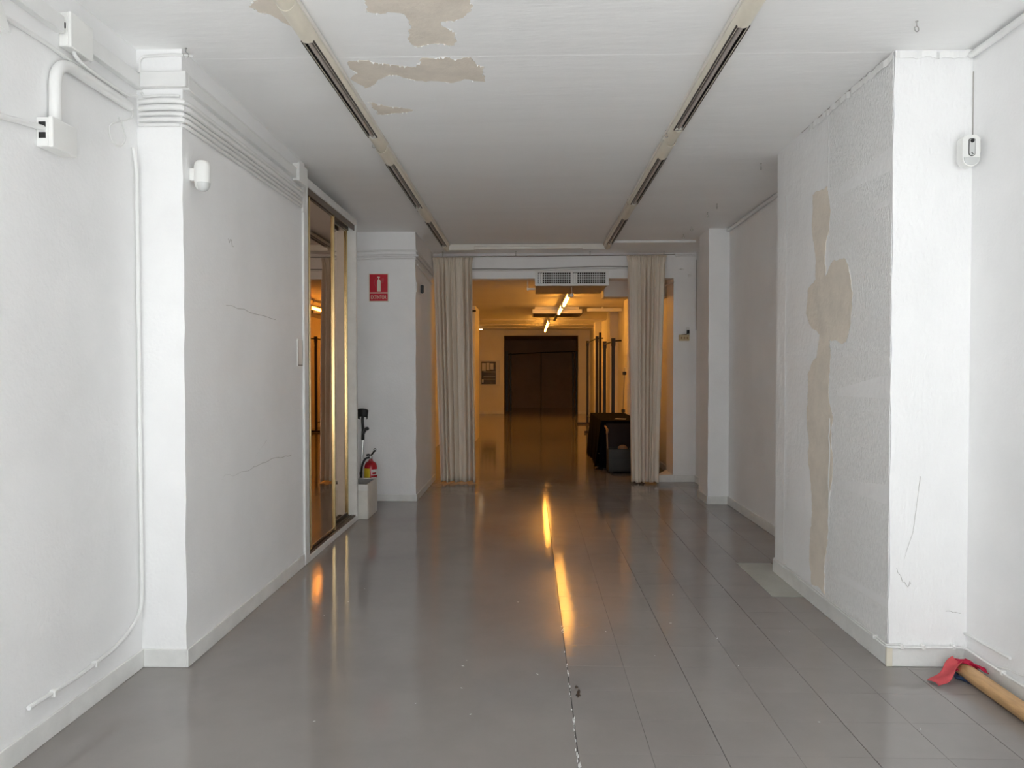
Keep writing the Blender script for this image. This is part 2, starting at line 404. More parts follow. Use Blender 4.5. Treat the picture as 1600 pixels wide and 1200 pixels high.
bboard('baseboard_back', [(1.86, YB - .012, XR - .012, YB)], 0.092)
# cream corner guard at the foot of the right pier
obj('trim_1', B().box(XRP - .017, XRP + .012, YR0 - .018, YR0 - .004, 0.001, 0.098, .002, 1), 'cream', kind='structure')

# --- right pier surface: embossed wallpaper, bare plaster, tape
obj('wallpaper_sheet', B().box(XRP - .0025, XRP + .001, 3.628, 4.37, 0.094, 2.965), 'paper', wrp)
PIERPEEL = [(4.63, 2.53), (4.63, 2.3), (4.57, 2.12), (4.57, 2.0), (4.70, 1.95), (4.72, 1.80), (4.62, 1.70), (4.50, 1.66), (4.55, 1.52), (4.69, 1.42), (4.70, 1.2), (4.66, 1.0), (4.62, .7), (4.63, .4), (4.60, .11),
            (4.40, .11), (4.37, .4), (4.345, .6), (4.32, 1.0), (4.30, 1.18), (4.36, 1.3), (4.345, 1.5), (4.35, 1.62), (4.13, 1.60), (4.07, 1.70), (4.07, 1.93), (4.14, 2.06), (4.30, 2.08), (4.42, 2.0), (4.42, 2.2), (4.36, 2.35), (4.40, 2.53)]
out = jag(PIERPEEL, 0.10, 4, rp)
obj('bare_plaster_patch', B().prism([(XRP - .0035, y, z) for y, z in out], (0.004, 0, 0)), 'plaster', wrp)
fb = B()
for i in range(len(out)):
    if rp.random() < 0.30:
        (y0, z0), (y1, z1) = out[i], out[(i + 1) % len(out)]; w = rp.uniform(.003, .010)
        fb.add([(XRP - .003, y0, z0), (XRP - .003, y1, z1), (XRP - .003 - w * .5, (y0 + y1) / 2 - w, (z0 + z1) / 2), (XRP, y0, z0), (XRP, y1, z1)], [(0, 1, 2), (0, 2, 3), (1, 4, 2), (2, 4, 3)])
obj('paint_flakes', fb, 'flake', wrp, kind='stuff')
def ribbon(path, w, axis, t=0.002):
    """thin loose strip following path, w wide along axis"""
    b = B(); ax = Vector(axis); P = [Vector(p) for p in path]
    vs = []; fs = []
    for i, p in enumerate(P):
        a = P[max(0, i - 1)]; c = P[min(len(P) - 1, i + 1)]; nn = (c - a).cross(ax).normalized() * t
        vs += [p - ax * w / 2, p + ax * w / 2, p + ax * w / 2 + nn, p - ax * w / 2 + nn]
    for i in range(len(P) - 1):
        for k in range(4): fs.append((i * 4 + k, i * 4 + (k + 1) % 4, i * 4 + 4 + (k + 1) % 4, i * 4 + 4 + k))
    fs += [(3, 2, 1, 0), tuple((len(P) - 1) * 4 + k for k in range(4))]
    return b.add(vs, fs)
rr = random.Random(8)
obj('loose_joint_tape', ribbon([(XRP - .006 - rr.uniform(0, .008), 3.62 + i * .028, cz(3.9) - .022 + rr.uniform(-.010, .006)) for i in range(40)], .035, (0, 0, 1)), 'flake', wrp)
obj('loose_joint_tape', ribbon([(XRP + i * .021, YR0 - .006 - rr.uniform(0, .012), 2.962 + rr.uniform(-.010, .008)) for i in range(18)], .030, (0, 0, 1)), 'flake', wrp)
obj('lifted_seam', ribbon([(XRP - .005 - rr.uniform(0, .004), 4.335 + rr.uniform(-.010, .010), .45 + i * .055) for i in range(14)], .014, (0, 1, 0)), 'flake', wrp)
obj('lifted_seam', ribbon([(XRP - .004 - rr.uniform(0, .003), 4.385 + rr.uniform(-.006, .006), 2.50 + i * .04) for i in range(11)], .012, (0, 1, 0)), 'flake', wrp)
obj('lifted_seam', ribbon([(XRP - .003 - rr.uniform(0, .002), 5.10 + rr.uniform(-.004, .004), .12 + i * .068) for i in range(38)], .012, (0, 1, 0)), 'flake', wrp)
def crack(parent, path, r=0.0012):
    obj('crack', B().tube(path, r, 5), 'crack', parent)
def wig(pts, amp, rnd, n=6):
    out = []
    for i in range(len(pts) - 1):
        a, c = Vector(pts[i]), Vector(pts[i + 1])
        for j in range(n):
            p = a.lerp(c, j / n); out.append(p + Vector((0, rnd.gauss(0, amp) if abs(a.x - c.x) < 1e-6 else 0, rnd.gauss(0, amp))))
    out.append(Vector(pts[-1])); return out
crack(wrp, wig([(1.90, YR0 - .0003, .93), (1.885, YR0 - .0003, .80), (1.868, YR0 - .0003, .66), (1.825, YR0 - .0003, .52)], .004, rr, 7))
crack(wrp, wig([(1.79, YR0 - .0003, .48), (1.83, YR0 - .0003, .40), (1.86, YR0 - .0003, .40)], .006, rr))
crack(wrp, wig([(2.03, YR0 - .0003, .27), (2.10, YR0 - .0003, .26)], .004, rr))
crack(wrp, [(XRP - .006, 3.95 + i * .05, cz(4) - .004 + rr.uniform(-.002, .002)) for i in range(25)], .003)
crack(wlp, wig([(XP + .0003, 3.575, .848), (XP + .0003, 3.9, .86), (XP + .0003, 4.3, .855), (XP + .0003, 4.75, .872), (XP + .0003, 5.1, .85)], .005, rr, 9), .0016)
crack(wlp, wig([(XP + .0003, 4.3, .858), (XP + .0003, 4.62, 1.0)], .004, rr, 6), .0009)
crack(wlp, wig([(XP + .0003, 4.0, 1.80), (XP + .0003, 4.8, 1.775)], .006, rr, 9), .0013)
crack(wlp, wig([(XP + .0003, 4.05, 2.17), (XP + .0003, 4.12, 2.14)], .01, rr, 5), .0016)
crack(wr, [(XR - .0005, YR0 - .004, 2.52 + i * .04) for i in range(10)], .003)

# ------------------------------------------------------------------ rear hall
hl = struct('wall_hall_left', B().box(-2.2, -1.75, 9.72, 23.8, -0.01, 2.95), 'hallwall')
struct('wall_hall_pilaster', B().box(-1.76, -1.09, 14.75, 15.85, -0.01, 2.75, .01, 1), 'hallwall')
struct('wall_hall_right', B().box(1.93, 2.4, 9.95, 23.8, -0.01, 2.95), 'hallwall')
for (y0, y1) in ((16.2, 16.75), (13.3, 13.8), (19.9, 20.3)):
    struct('wall_hall_right_pilaster', B().box(1.75, 1.95, y0, y1, -0.01, 2.74, .008, 1), 'hallwall')
struct('wall_hall_end_left', B().box(-1.9, -0.84, 23.8, 24.05, -0.01, 2.95), 'hallwall')
struct('wall_hall_end_right', B().box(1.56, 2.2, 23.8, 24.05, -0.01, 2.95), 'hallwall')
struct('wall_hall_header', B().box(-0.85, 1.57, 23.8, 24.05, 2.54, 2.95), 'hallwall')
struct('ceiling_hall', B().box(-2.2, 2.4, 9.70, 24.05, 2.72, 2.98), 'hallwall')
struct('ceiling_back_room', B().box(-1.6, 2.2, 24.0, 28.4, 2.55, 2.7), 'dim_brownwall')
struct('wall_back_room_left', B().box(-1.4, -1.0, 24.05, 28.2, -0.01, 2.6), 'dim_brownwall')
struct('wall_back_room_right', B().box(1.75, 2.2, 24.05, 28.2, -0.01, 2.6), 'dim_brownwall')
struct('wall_back_room_end', B().box(-1.4, 2.2, 27.85, 28.2, -0.01, 2.6), 'dim_brownwall')
bboard('baseboard_hall_right', [(1.918, 9.95, 1.93, 13.29), (1.918, 13.81, 1.93, 16.19), (1.918, 16.76, 1.93, 19.89), (1.918, 20.31, 1.93, 23.8)])
bboard('baseboard_hall_end', [(-1.75, 23.788, -0.84, 23.8), (1.56, 23.788, 1.92, 23.8)])

# ------------------------------------------------------------------ sliding-door mirror wardrobe
wd = thing('wardrobe', (-2.0, 6.23, 0), 'built-in wardrobe with two sliding bronze mirror doors in gold frames', 'wardrobe')
b = B(); b.box(-2.30, -1.80, 5.47, 5.49, 0, 2.86); b.box(-2.30, -1.80, 6.98, 7.0, 0, 2.86); b.box(-2.30, -2.28, 5.49, 6.98, 0, 2.86); b.box(-2.30, -1.80, 5.47, 7.0, 2.84, 2.86)
obj('carcass', b, 'board', wd)
obj('side_stile', B().box(-1.80, -1.655, 5.445, 5.475, 0.0, 2.875, .003, 1), 'base', wd)
obj('side_stile', B().box(-1.80, -1.655, 6.985, 7.032, 0.0, 2.875, .003, 1), 'base', wd)
obj('header_panel', B().box(-1.80, -1.655, 5.475, 6.985, 2.815, 2.875, .003, 1), 'base', wd)
obj('plinth', B().box(-1.80, -1.655, 5.475, 6.985, 0.0, 0.045, .003, 1), 'base', wd)
b = B(); b.box(-1.79, -1.668, 5.476, 6.984, 2.80, 2.815)
for x in (-1.792, -1.732, -1.674): b.box(x, x + .006, 5.476, 6.984, 2.765, 2.80)
obj('top_track', b, 'bronze', wd)
b = B(); b.box(-1.79, -1.668, 5.476, 6.984, .045, .050)
for x in (-1.785, -1.760, -1.735, -1.712, -1.690, -1.674): b.box(x, x + .005, 5.476, 6.984, .050, .060)
obj('bottom_track', b, 'bronze', wd)
def mirror_door(x, y0, y1):
    d = obj('mirror_door', B().box(x - .006, x, y0 + .02, y1 - .02, .085, 2.775), 'mirror', wd)
    for ys_ in (y0, y1 - .024):
        b = B().box(x - .014, x + .016, ys_, ys_ + .024, .062, 2.798, .006, 3)
        obj('door_stile', b, 'gold', d, smooth=True)
    obj('door_rail', B().box(x - .012, x + .008, y0 + .024, y1 - .024, 2.755, 2.798, .003, 1), 'bronze', d)
    obj('door_rail', B().box(x - .012, x + .004, y0 + .024, y1 - .024, .062, .088, .003, 1), 'bronze', d)
mirror_door(-1.690, 5.575, 6.300)
mirror_door(-1.748, 6.225, 6.975)

# ------------------------------------------------------------------ ceiling luminaires (two rows of half-round battens with a slotted cover)
def half_round(b, y0, y1, r, a0, a1, zt, thick=.003, n=10):
    """arc shell, angles measured from straight down; zt = flat top height"""
    vs = []; fs = []; A = [a0 + (a1 - a0) * i / n for i in range(n + 1)]
    for y in (y0, y1):
        for q in (r, r - thick):
            for a in A: vs.append((q * math.sin(a), y, zt - q * math.cos(a) * 1.15))
    w = n + 1
    for i in range(n):
        fs += [(i, i + 1, 2 * w + i + 1, 2 * w + i), (w + i + 1, w + i, 3 * w + i, 3 * w + i + 1), (i + 1, i, w + i, w + i + 1), (2 * w + i, 2 * w + i + 1, 3 * w + i + 1, 3 * w + i)]
    for i in (0, n): fs.append((i, 2 * w + i, 3 * w + i, w + i))
    return b.add(vs, fs)
def make_luminaire(side):
    r = .040; zt = -.022; H = PI / 2
    t = thing('ceiling_light', (0, 0, 0), 'x', 'ceiling light', 'slotted batten lights on the ceiling')
    obj('mounting_channel', B().box(-.026 + side * .022, .026 + side * .022, -.297, 1.677, zt, 0.0, .002, 1), 'lampwhite', t)
    cw = H * 0.999; so = .58
    for (a, c) in ((-.297, 0.0), (1.38, 1.677)):
        obj('cover_end', half_round(B(), a, c, r, -cw, cw, zt, .003, 20), 'cream', t, smooth=True)
    for s in (-1, 1):
        obj('cover_side', half_round(B(), 0.0, 1.38, r, s * so, s * cw, zt, .003, 8), 'cream', t, smooth=True)
        obj('slot_edge', B().box(s * .0255 - .0045, s * .0255 + .0045, 0.0, 1.38, zt - .037, zt - .006), 'slot', t)
    obj('reflector', B().box(-.021, .021, 0.0, 1.38, zt - .008, zt - .004), 'slot', t)
    b = B().tube([(0, .015, zt - .026), (0, 1.365, zt - .026)], .0115, 12)
    tb = obj('tube', b, 'deadtube', t, smooth=True)
    for (y0, y1) in ((0.0, .02), (1.36, 1.38)): obj('lamp_holder', B().box(-.021, .021, y0, y1, zt - .036, zt - .006, .003, 1), 'lampwhite', t)
    return t
lumL = make_luminaire(1); lumR = make_luminaire(-1)
for i, y in enumerate((1.34, 3.313, 5.252, 7.228)):
    tilt = math.atan(-0.0075) if y > 3.4 else 0
    for (proto, x, off, nm) in ((lumL, -1.0, 0.0, 'left row'), (lumR, .915, -.10, 'right row')):
        o = proto if i == 0 else dup(proto, (0, 0, 0))
        yy = y + off
        o.location = (x, yy, min(cz(yy), cz(yy + 1.38) + .006) - .001); o.rotation_euler = (tilt, 0, 0)
        o['label'] = ('slotted batten light of the wardrobe-side row, ' if x < 0 else 'slotted batten light of the pier-side row, ') + \
            ['over the entrance', 'level with the bare ceiling plaster', 'second before the crosswise batten', 'touching the crosswise batten'][i]
# crosswise batten joining the rows
t = thing('crosswise_light', (-.02, 8.80, cz(8.8) - .06), 'white crosswise batten light joining the far ends of both rows', 'ceiling light')
zc = cz(8.80)
obj('mounting_channel', B().box(-.95, .92, 8.775, 8.825, zc - .03, zc - .006, .002, 1), 'lampwhite', t)
obj('cover', B().tube([(-.66, 8.80, zc - .048), (.62, 8.80, zc - .042)], .024, 14), 'lampwhite', t, smooth=True)
obj('end_cover', B().box(-.965, -.66, 8.775, 8.825, zc - .078, zc - .028, .004, 2), 'lampwhite', t)
obj('end_cover', B().box(.62, .915, 8.775, 8.825, zc - .070, zc - .022, .004, 2), 'lampwhite', t)
obj('ceiling_trunking', B().box(.95, 1.92, 8.60, 8.64, cz(8.6) - .028, cz(8.6) - .001, .002, 1), 'conduit', label='thin white trunking running from the crosswise batten towards the right wall', cat='trunking')

# ------------------------------------------------------------------ curtains and rod
def curtain(xt0, xt1, xb0, xb1, y0, ztop, nf, seed, label):
    r = random.Random(seed); ph = [r.uniform(0, 6.28) for _ in range(6)]
    def f(u, v):
        t = v
        ww = u + .018 * math.sin(2 * PI * 2.3 * u + ph[0]) + .012 * math.sin(2 * PI * u * 5 + ph[1] + t * 1.2) + .012 * t * math.sin(ph[2] + 3 * t)
        a = .010 + .030 * min(1, t / .12) + .012 * t
        yy = y0 + a * math.sin(2 * PI * nf * ww + ph[3]) + a * .45 * math.sin(2 * PI * nf * 2.17 * ww + ph[4]) * (1 - .5 * t) + .006 * math.sin(9 * t + u * 7)
        if t < .035: yy += .007 * math.sin(2 * PI * nf * 3.1 * u + ph[5])
        x = (xt0 + (xt1 - xt0) * u) * (1 - t) + (xb0 + (xb1 - xb0) * u) * t + .012 * math.sin(2 * PI * nf * ww + ph[3] + 1.4)
        if t < .03: x += (u - .5) * .03 * (1 - t / .03)
        z = ztop - t * (ztop - .012 - .010 * (1 + math.sin(2 * PI * nf * .5 * u + ph[2])))
        return (x, yy, z)
    o = obj('curtain', B().grid(f, 260, 60), 'curtain', smooth=True, sharp=3.2, label=label, cat='curtain', group='curtains at the back opening')
    md = o.modifiers.new('thickness', 'SOLIDIFY'); md.thickness = .0015
    return o
curtain(-1.225, -.735, -1.14, -.70, 9.36, 2.868, 8, 5, 'cream gathered curtain beside the wall with the oval black sensor')
curtain(1.245, 1.715, 1.30, 1.64, 9.36, 2.885, 8, 11, 'cream gathered curtain beside the black cloth table and right jamb')
rod = thing('curtain_rod', (0.3, 9.36, 2.88), 'thin pale curtain rod hung below the ceiling across the back opening', 'curtain rod')
obj('rod', B().tube([(-1.245, 9.36, 2.876), (1.83, 9.36, 2.896)], .008, 10), 'chrome', rod, smooth=True)
for x in (-1.11, -.18, .76, 1.69):
    obj('hanger', B().tube([(x, 9.36, 2.876 + (x + 1.245) * .0065), (x, 9.36, cz(9.36))], .005, 8).lathe([(.014, cz(9.36) - .004), (.014, cz(9.36) - .0005)], (x, 9.36, 0), 12), 'chrome', rod)

# ------------------------------------------------------------------ electrical installation on the left
def cable(path, r, label, name='cable', cat='cable', group=None, m='conduit', n=8):
    return obj(name, B().tube(path, r, n), m, smooth=True, label=label, cat=cat, group=group)
tk = thing('wall_trunking', (XL + .02, 2.9, 2.79), 'white square trunking under the ceiling, bent round the left pier', 'trunking')
b = B().box(XL + .001, XL + .034, 1.2, 2.92, 2.79, 2.857, .003, 1); obj('trunking_run', b, 'conduit', tk)
obj('trunking_run', B().box(XL + .001, XL + .034, 3.09, YL - .002, 2.79, 2.857, .003, 1), 'conduit', tk)
obj('trunking_run', B().box(XL + .034, XP + .034, YL - .036, YL - .001, 2.795, 2.868, .003, 1), 'conduit', tk)
obj('trunking_run', B().box(XP + .001, XP + .034, YL + .0005, 5.15, 2.792, 2.864, .003, 1), 'conduit', tk)
obj('trunking_lid_lip', B().box(XP + .030, XP + .037, YL + .0005, 5.15, 2.850, 2.856), 'conduit', tk)
def corner_cable(path, r, ycorner, label, group=None):
    # one cable bent round a pier edge: the run across the front and the run along the side
    P = [Vector(p) for p in path]; k = next(i for i, p in enumerate(P) if p.y > ycorner)
    t = thing('cable', P[0], label, 'cable', group)
    obj('cable_run', B().tube(P[:k + 1], r, 8), 'conduit', t, smooth=True)
    obj('cable_run', B().tube(P[k:], r, 8), 'conduit', t, smooth=True)
    return t
def jbox(x, y0, y1, z0, z1, d, label, knock):
    t = thing('junction_box', (x + .001, (y0 + y1) / 2, z0), label, 'junction box', 'white junction boxes on the left wall')
    obj('box_body', B().box(x + .001, x + d * .72, y0 + .003, y1 - .003, z0 + .003, z1 - .003, .003, 1), 'plastic', t)
    obj('box_lid', B().box(x + d * .72, x + d, y0, y1, z0, z1, .005, 2), 'plastic', t)
    for k in knock: obj('cable_hole', B().box(x + d * .2, x + d * .58, y0 - .001, y0 + .004, z0 + k - .011, z0 + k + .011), 'dark', t)
jbox(XL, 2.93, 3.085, 2.742, 2.885, .052, 'larger white junction box on the square trunking near the ceiling', (.085,))
jbox(XL, 2.785, 2.94, 2.300, 2.418, .068, 'white junction box with the thick bent pipe rising from it', (.085, .045))
jbox(XP, 5.155, 5.35, 2.775, 2.905, .052, 'small white junction box beside the wardrobe top corner', (.05,))
cable(fillet([(XL + .03, 2.862, 2.42), (XL + .03, 2.862, 2.672), (XL + .03, 3.40, 2.672)], .13, 9), .023, 'thick white bent pipe rising from the lower junction box', 'conduit_pipe', 'pipe', n=16)
cable([(XL + .015, 2.40, 2.330), (XL + .015, 2.62, 2.352), (XL + .03, 2.79, 2.372)], .011, 'short white pipe entering the lower junction box from the shop front', 'conduit_pipe', 'pipe', n=12)
cable(catmull([(XL + .012, 2.59, 2.708), (XL + .012, 2.68, 2.712), (XL + .012, 2.85, 2.716), (XL + .012, 3.0, 2.710), (XL + .012, 3.2, 2.714), (XL + .012, 3.40, 2.712)]), .009, 'white cable clipped to the left wall above the thick pipe')
cable(catmull([(XL + .03, 2.985, 2.745), (XL + .034, 2.99, 2.728), (XL + .040, 3.03, 2.712), (XL + .042, 3.12, 2.706), (XL + .042, 3.28, 2.705), (XL + .040, 3.36, 2.708), (XL + .05, 3.43, 2.73)]), .008, 'white cable dropping from the upper junction box onto the thick pipe')
cable(catmull([(XL + .03, 3.42, 2.69), (XL + .030, 3.425, 2.63), (XL + .02, 3.36, 2.59), (XL + .012, 3.27, 2.54), (XL + .010, 3.29, 2.48), (XL + .010, 3.36, 2.475), (XL + .010, 3.40, 2.53), (XL + .010, 3.37, 2.58), (XL + .012, 3.34, 2.60)]), .0035, 'thin white wire looped below the end of the thick pipe')
CR = [(2.734, .013, 'topmost and thick'), (2.703, .0145, 'thickest, second from the top'), (2.674, .0105, 'middle and thin'), (2.648, .0115, 'second from the bottom'), (2.622, .0095, 'lowest and thinnest')]
for i, (z, r, which) in enumerate(CR):
    w = [random.Random(40 + i).uniform(-.0018, .0018) for _ in range(8)]
    xo = XP + .003 + r
    path = fillet([(XL + .02, YL - .012 - .002 * i, z + w[0] - .004), (-1.80, YL - .004 - r, z + w[1]), (xo - .002, YL - .004 - r, z + w[2] * .5), (xo, 3.85, z + w[3]), (xo, 4.3, z + w[4] + .004), (xo, 4.8, z + w[5] + .004), (xo, 5.32, z + w[6] + .006)], .06, 5)
    corner_cable(path, r, YL - .004, 'white cable wrapped round the left pier, ' + which + ' in the bundle', group='cable bundle on the left pier')
cable(catmull([(-1.86, YL - .012, 2.775), (-1.845, YL - .014, 2.755), (-1.80, YL - .016, 2.757), (-1.74, YL - .014, 2.760), (-1.70, YL - .013, 2.758), (-1.675, YL - .013, 2.756)]), .006, 'thin white wire bowed over the cable bundle on the pier front')
cable(fillet([(XL + .02, YL - .012, 2.87), (XL + .02, YL - .012, 2.945), (-1.70, YL - .010, 2.955), (-1.62, YL + .01, 2.955)], .05, 6), .007, 'white cable curving along the pier top under the ceiling')
cable(fillet([(XL + .012, YL - .06, 2.50), (XL + .012, YL - .03, 2.42), (XL + .012, YL - .025, 1.4), (XL + .012, YL - .02, .27), (XL + .012, 3.30, .190), (XL + .012, 3.0, .172), (XL + .012, 2.69, .180)], .09, 6), .0095, 'white cable running down the pier corner then along the left wall')
for (y, z) in ((3.10, .178), (2.82, .174)):
    obj('cable_clip', B().box(XL + .001, XL + .026, y, y + .022, z - .014, z + .014, .003, 1), 'plastic', label='small white clip on the low cable of the left wall', cat='cable clip', group='clips on the low left cable')
# corner of a white emergency lamp at the picture's left border
t = thing('emergency_lamp', (XL + .04, 2.58, 2.62), 'small white lamp housing high on the left wall above the cable', 'wall lamp')
obj('housing', B().prism([(XL + .001, 2.25, 2.64), (XL + .060, 2.25, 2.635), (XL + .028, 2.25, 2.745), (XL + .001, 2.25, 2.76)], (0, .325, 0)), 'plastic', t)
obj('diffuser', B().box(XL + .005, XL + .028, 2.242, 2.25, 2.67, 2.72, .003, 1), 'lens', t)
# detector on the left pier wall
t = thing('motion_detector', (-1.605, 3.595, 2.325), 'rounded white motion detector bracketed on the left pier wall', 'detector')
obj('bracket', B().box(XP + .001, XP + .03, 3.585, 3.61, 2.375, 2.435, .003, 1), 'plastic', t)
obj('body', B().lathe([(.004, 2.472), (.026, 2.470), (.036, 2.458), (.039, 2.44), (.039, 2.375), (.036, 2.350), (.026, 2.333), (.012, 2.326), (.003, 2.3255)], (-1.607, 3.592, 0), 24, 1.0, .9), 'plastic', t, smooth=True)
obj('detector_lens', B().lathe([(.003, 2.322), (.014, 2.3235), (.026, 2.332), (.0345, 2.348), (.0365, 2.362), (.02, 2.364)], (-1.600, 3.586, 0), 20, .9, .9), 'lens', t, smooth=True)
# camera detector on the right pier
t = thing('camera_detector', (2.075, 3.55, 2.40), 'white alarm detector with black camera lens in the right pier corner', 'detector')
def capsule(cx, hw, z0, z1, n=10):
    pts = [];
    for i in range(n + 1):
        a = PI + PI * i / n; pts.append((cx + hw * math.cos(a), z0 + hw + hw * math.sin(a)))
    top = hw * .45
    pts += [(cx + hw, z1 - top), (cx + hw * .82, z1 - top * .35), (cx + hw * .5, z1), (cx - hw * .5, z1), (cx - hw * .82, z1 - top * .35), (cx - hw, z1 - top)]
    return pts
bb = B().prism([(x, 3.525, z) for x, z in capsule(2.070, .041, 2.402, 2.550)], (0, .05, 0))
body = obj('body', bb, 'plastic', t); md = body.modifiers.new('round', 'BEVEL'); md.width = .006; md.segments = 3; md.limit_method = 'ANGLE'
obj('bracket', B().box(2.105, XR - .001, 3.545, 3.575, 2.47, 2.545, .004, 1), 'plastic', t)
obj('bracket_gap', B().box(2.1105, 2.1135, 3.535, 3.56, 2.475, 2.54), 'dark', t)
pn = obj('window_rim', B().prism([(x, 3.5225, z) for x, z in capsule(2.072, .0155, 2.449, 2.532)], (0, .003, 0)), 'dark', t)
obj('window_panel', B().prism([(x, 3.5215, z) for x, z in capsule(2.072, .0130, 2.452, 2.529)], (0, .002, 0)), 'lens', pn)
obj('camera_lens', B().prism([(2.072 + .009 * math.cos(a * PI / 8), 3.519, 2.521 + .009 * math.sin(a * PI / 8)) for a in range(16)], (0, .004, 0)), 'black', pn)
obj('mark', B().box(2.068, 2.074, 3.5208, 3.522, 2.463, 2.468).box(2.072, 2.078, 3.5208, 3.522, 2.458, 2.462), 'dark', pn)
obj('detector_lens', B().prism([(x, 3.520, z) for x, z in [(2.070 + .036 * math.cos(PI + PI * i / 12), 2.443 + .036 * math.sin(PI + PI * i / 12)) for i in range(13)]], (0, .01, 0)), 'lens', t)
# wall switch plate beside the wardrobe
t = thing('switch_plate', (XP + .004, 5.295, 1.47), 'narrow white flush pull plate in the wall beside the wardrobe', 'plate')
obj('plate', B().box(XP + .001, XP + .008, 5.235, 5.355, 1.472, 1.668, .002, 1), 'plastic', t)
b = B(); b.box(XP + .008, XP + .0088, 5.243, 5.247, 1.48, 1.66); b.box(XP + .008, XP + .0088, 5.343, 5.347, 1.48, 1.66); b.box(XP + .008, XP + .0088, 5.243, 5.347, 1.476, 1.482)
obj('dark_outline', b, 'dark', t)  # thin dark strips outlining the sides and foot of the plate
obj('trim_2', B().box(XP - .01, XP + .016, 5.372, 5.444, .001, 2.60, .003, 1), 'base', kind='structure')
obj('trim_3', B().box(XP - .01, XP + .012, 5.372, 5.444, 2.602, 2.905, .003, 1), 'base', kind='structure')

# ------------------------------------------------------------------ ceiling hooks
def hook(x, y, zc_, label, group, rotz):
    t = thing('ceiling_hook', (x, y, zc_), label, 'hook', group)
    obj('screw_stem', B().tube([(x, y, zc_), (x, y, zc_ - .022)], .0022, 8).lathe([(.006, zc_ - .003), (.006, zc_ - .0002)], (x, y, 0), 10), 'metal', t)
    c, s_ = math.cos(rotz), math.sin(rotz)
    P = [(x + .012 * math.sin(a) * c, y + .012 * math.sin(a) * s_, zc_ - .034 + .012 * math.cos(a)) for a in [i * PI * 1.7 / 12 for i in range(13)]]
    obj('hook_ring', B().tube(P, .0022, 8), 'metal', t)
hook(-1.644, 3.51, 2.985, 'small metal screw hook in the ceiling above the left pier', None, .3)
for k, y in enumerate((3.32, 5.51, 6.79, 7.14, 7.83, 8.26)):
    hook(1.705, y, cz(y), 'small metal screw hook in the ceiling above the right pier front' if k == 0 else 'small metal screw hook in the ceiling row along the right wall', 'ceiling hooks along the right wall', .4 + k * .5)
hook(-1.04, 4.92, cz(4.92), 'small metal hook beside the wardrobe-side batten row', 'hooks by the batten rows', .2)
hook(-1.04, 6.85, cz(6.85), 'small metal hook beside the wardrobe-side batten row', 'hooks by the batten rows', .9)
hook(.87, 4.75, cz(4.75), 'small metal hook beside the pier-side batten row', 'hooks by the pier-side batten row', .2)
hook(.87, 6.60, cz(6.6), 'small metal hook beside the pier-side batten row', 'hooks by the pier-side batten row', .8)

# ------------------------------------------------------------------ right wall pipes and cables
cable([(XR - .020, 1.5, 2.958), (XR - .020, 3.60, 2.952)], .017, 'white pipe under the ceiling leading to the front of the right pier', 'conduit_pipe', 'pipe', n=12)
cable([(XR - .022, 5.30, cz(5.3) - .025), (XR - .022, 7.92, cz(7.9) - .025)], .018, 'white pipe under the ceiling between the right pier and the rear pier', 'conduit_pipe', 'pipe', n=12)
cable([(1.86, YB - .02, 2.905), (XR - .02, YB - .02, 2.905)], .014, 'short white pipe above the narrow back wall beside the right curtain', 'conduit_pipe', 'pipe', n=12)
cable(fillet([(XRP - .020, 5.25, .098), (XRP - .020, YR0 - .02, .098), (XR - .020, YR0 - .022, .098), (XR - .018, 3.30, .092), (XR - .018, 2.2, .10)], .03, 5), .006, 'thin white cable along the top of the right pier baseboard')
cable([(XRP - .020, 5.25, .110), (XRP - .020, 4.5, .112), (XRP - .020, YR0 - .02, .110), (1.80, YR0 - .014, .110)], .004, 'second thin white wire above the right pier baseboard cable')
cable([(XR - .008, 3.62, .162), (XR - .008, 3.45, .166), (XR - .008, 3.28, .172)], .007, 'short white cable stub on the right wall above the pole')
cable(catmull([(XR - .012, 3.36, .10), (XR - .010, 3.30, .118), (XR - .010, 3.22, .125), (XR - .010, 3.14, .15), (XR - .010, 3.08, .20)]), .003, 'thin wire curling up the right wall above the wooden pole')
for (x0, x1, y0, y1, z) in ((1.80, 1.815, YR0 - .030, YR0 - .001, .098), (1.905, 1.92, YR0 - .030, YR0 - .001, .098), (2.05, 2.065, YR0 - .030, YR0 - .001, .098), (XR - .027, XR - .001, 3.31, 3.325, .092), (XRP - .028, XRP - .001, 3.72, 3.735, .100), (XRP - .028, XRP - .001, 5.05, 5.065, .100)):
    obj('cable_clip', B().box(x0, x1, y0, y1, z - .010, z + .013, .003, 1), 'plastic', label='small white clip holding the cable above the right pier baseboard', cat='cable clip', group='clips on the right baseboard cable')

# ------------------------------------------------------------------ wooden pole with a red rag
t = thing('wooden_pole', (2.045, 2.7, 0), 'thick pale wooden pole lying on the floor beside the right wall', 'pole')
P0, P1 = Vector((2.045, 3.52, .036)), Vector((2.025, 1.6, .036))
obj('shaft', B().tube([P0, P0.lerp(P1, .005)] + [P0.lerp(P1, k / 12) for k in range(1, 13)], [.031, .035] + [.035] * 12, 20), 'wood', t, smooth=True)
rk = random.Random(5)
def rag(pts_fn, nu, nv, m, name, parent=None, **kw):
    o = obj(name, B().grid(pts_fn, nu, nv), m, parent, smooth=True, sharp=3.2, **kw)
    md = o.modifiers.new('thickness', 'SOLIDIFY'); md.thickness = .003; md.offset = 1
    return o
rg = thing('rag', (2.03, 3.52, 0), 'crimson rag tied round the end of the wooden pole', 'rag')
def f1(u, v):       # wrap over the pole
    a = -2.0 + u * 3.7; r = .040 + .008 * math.sin(u * 9 + v * 5)
    return (2.045 + r * math.sin(a) * 1.1, 3.535 - v * .075 + .012 * math.sin(u * 7), .042 + r * math.cos(a) * (.9 if math.cos(a) > 0 else .8))
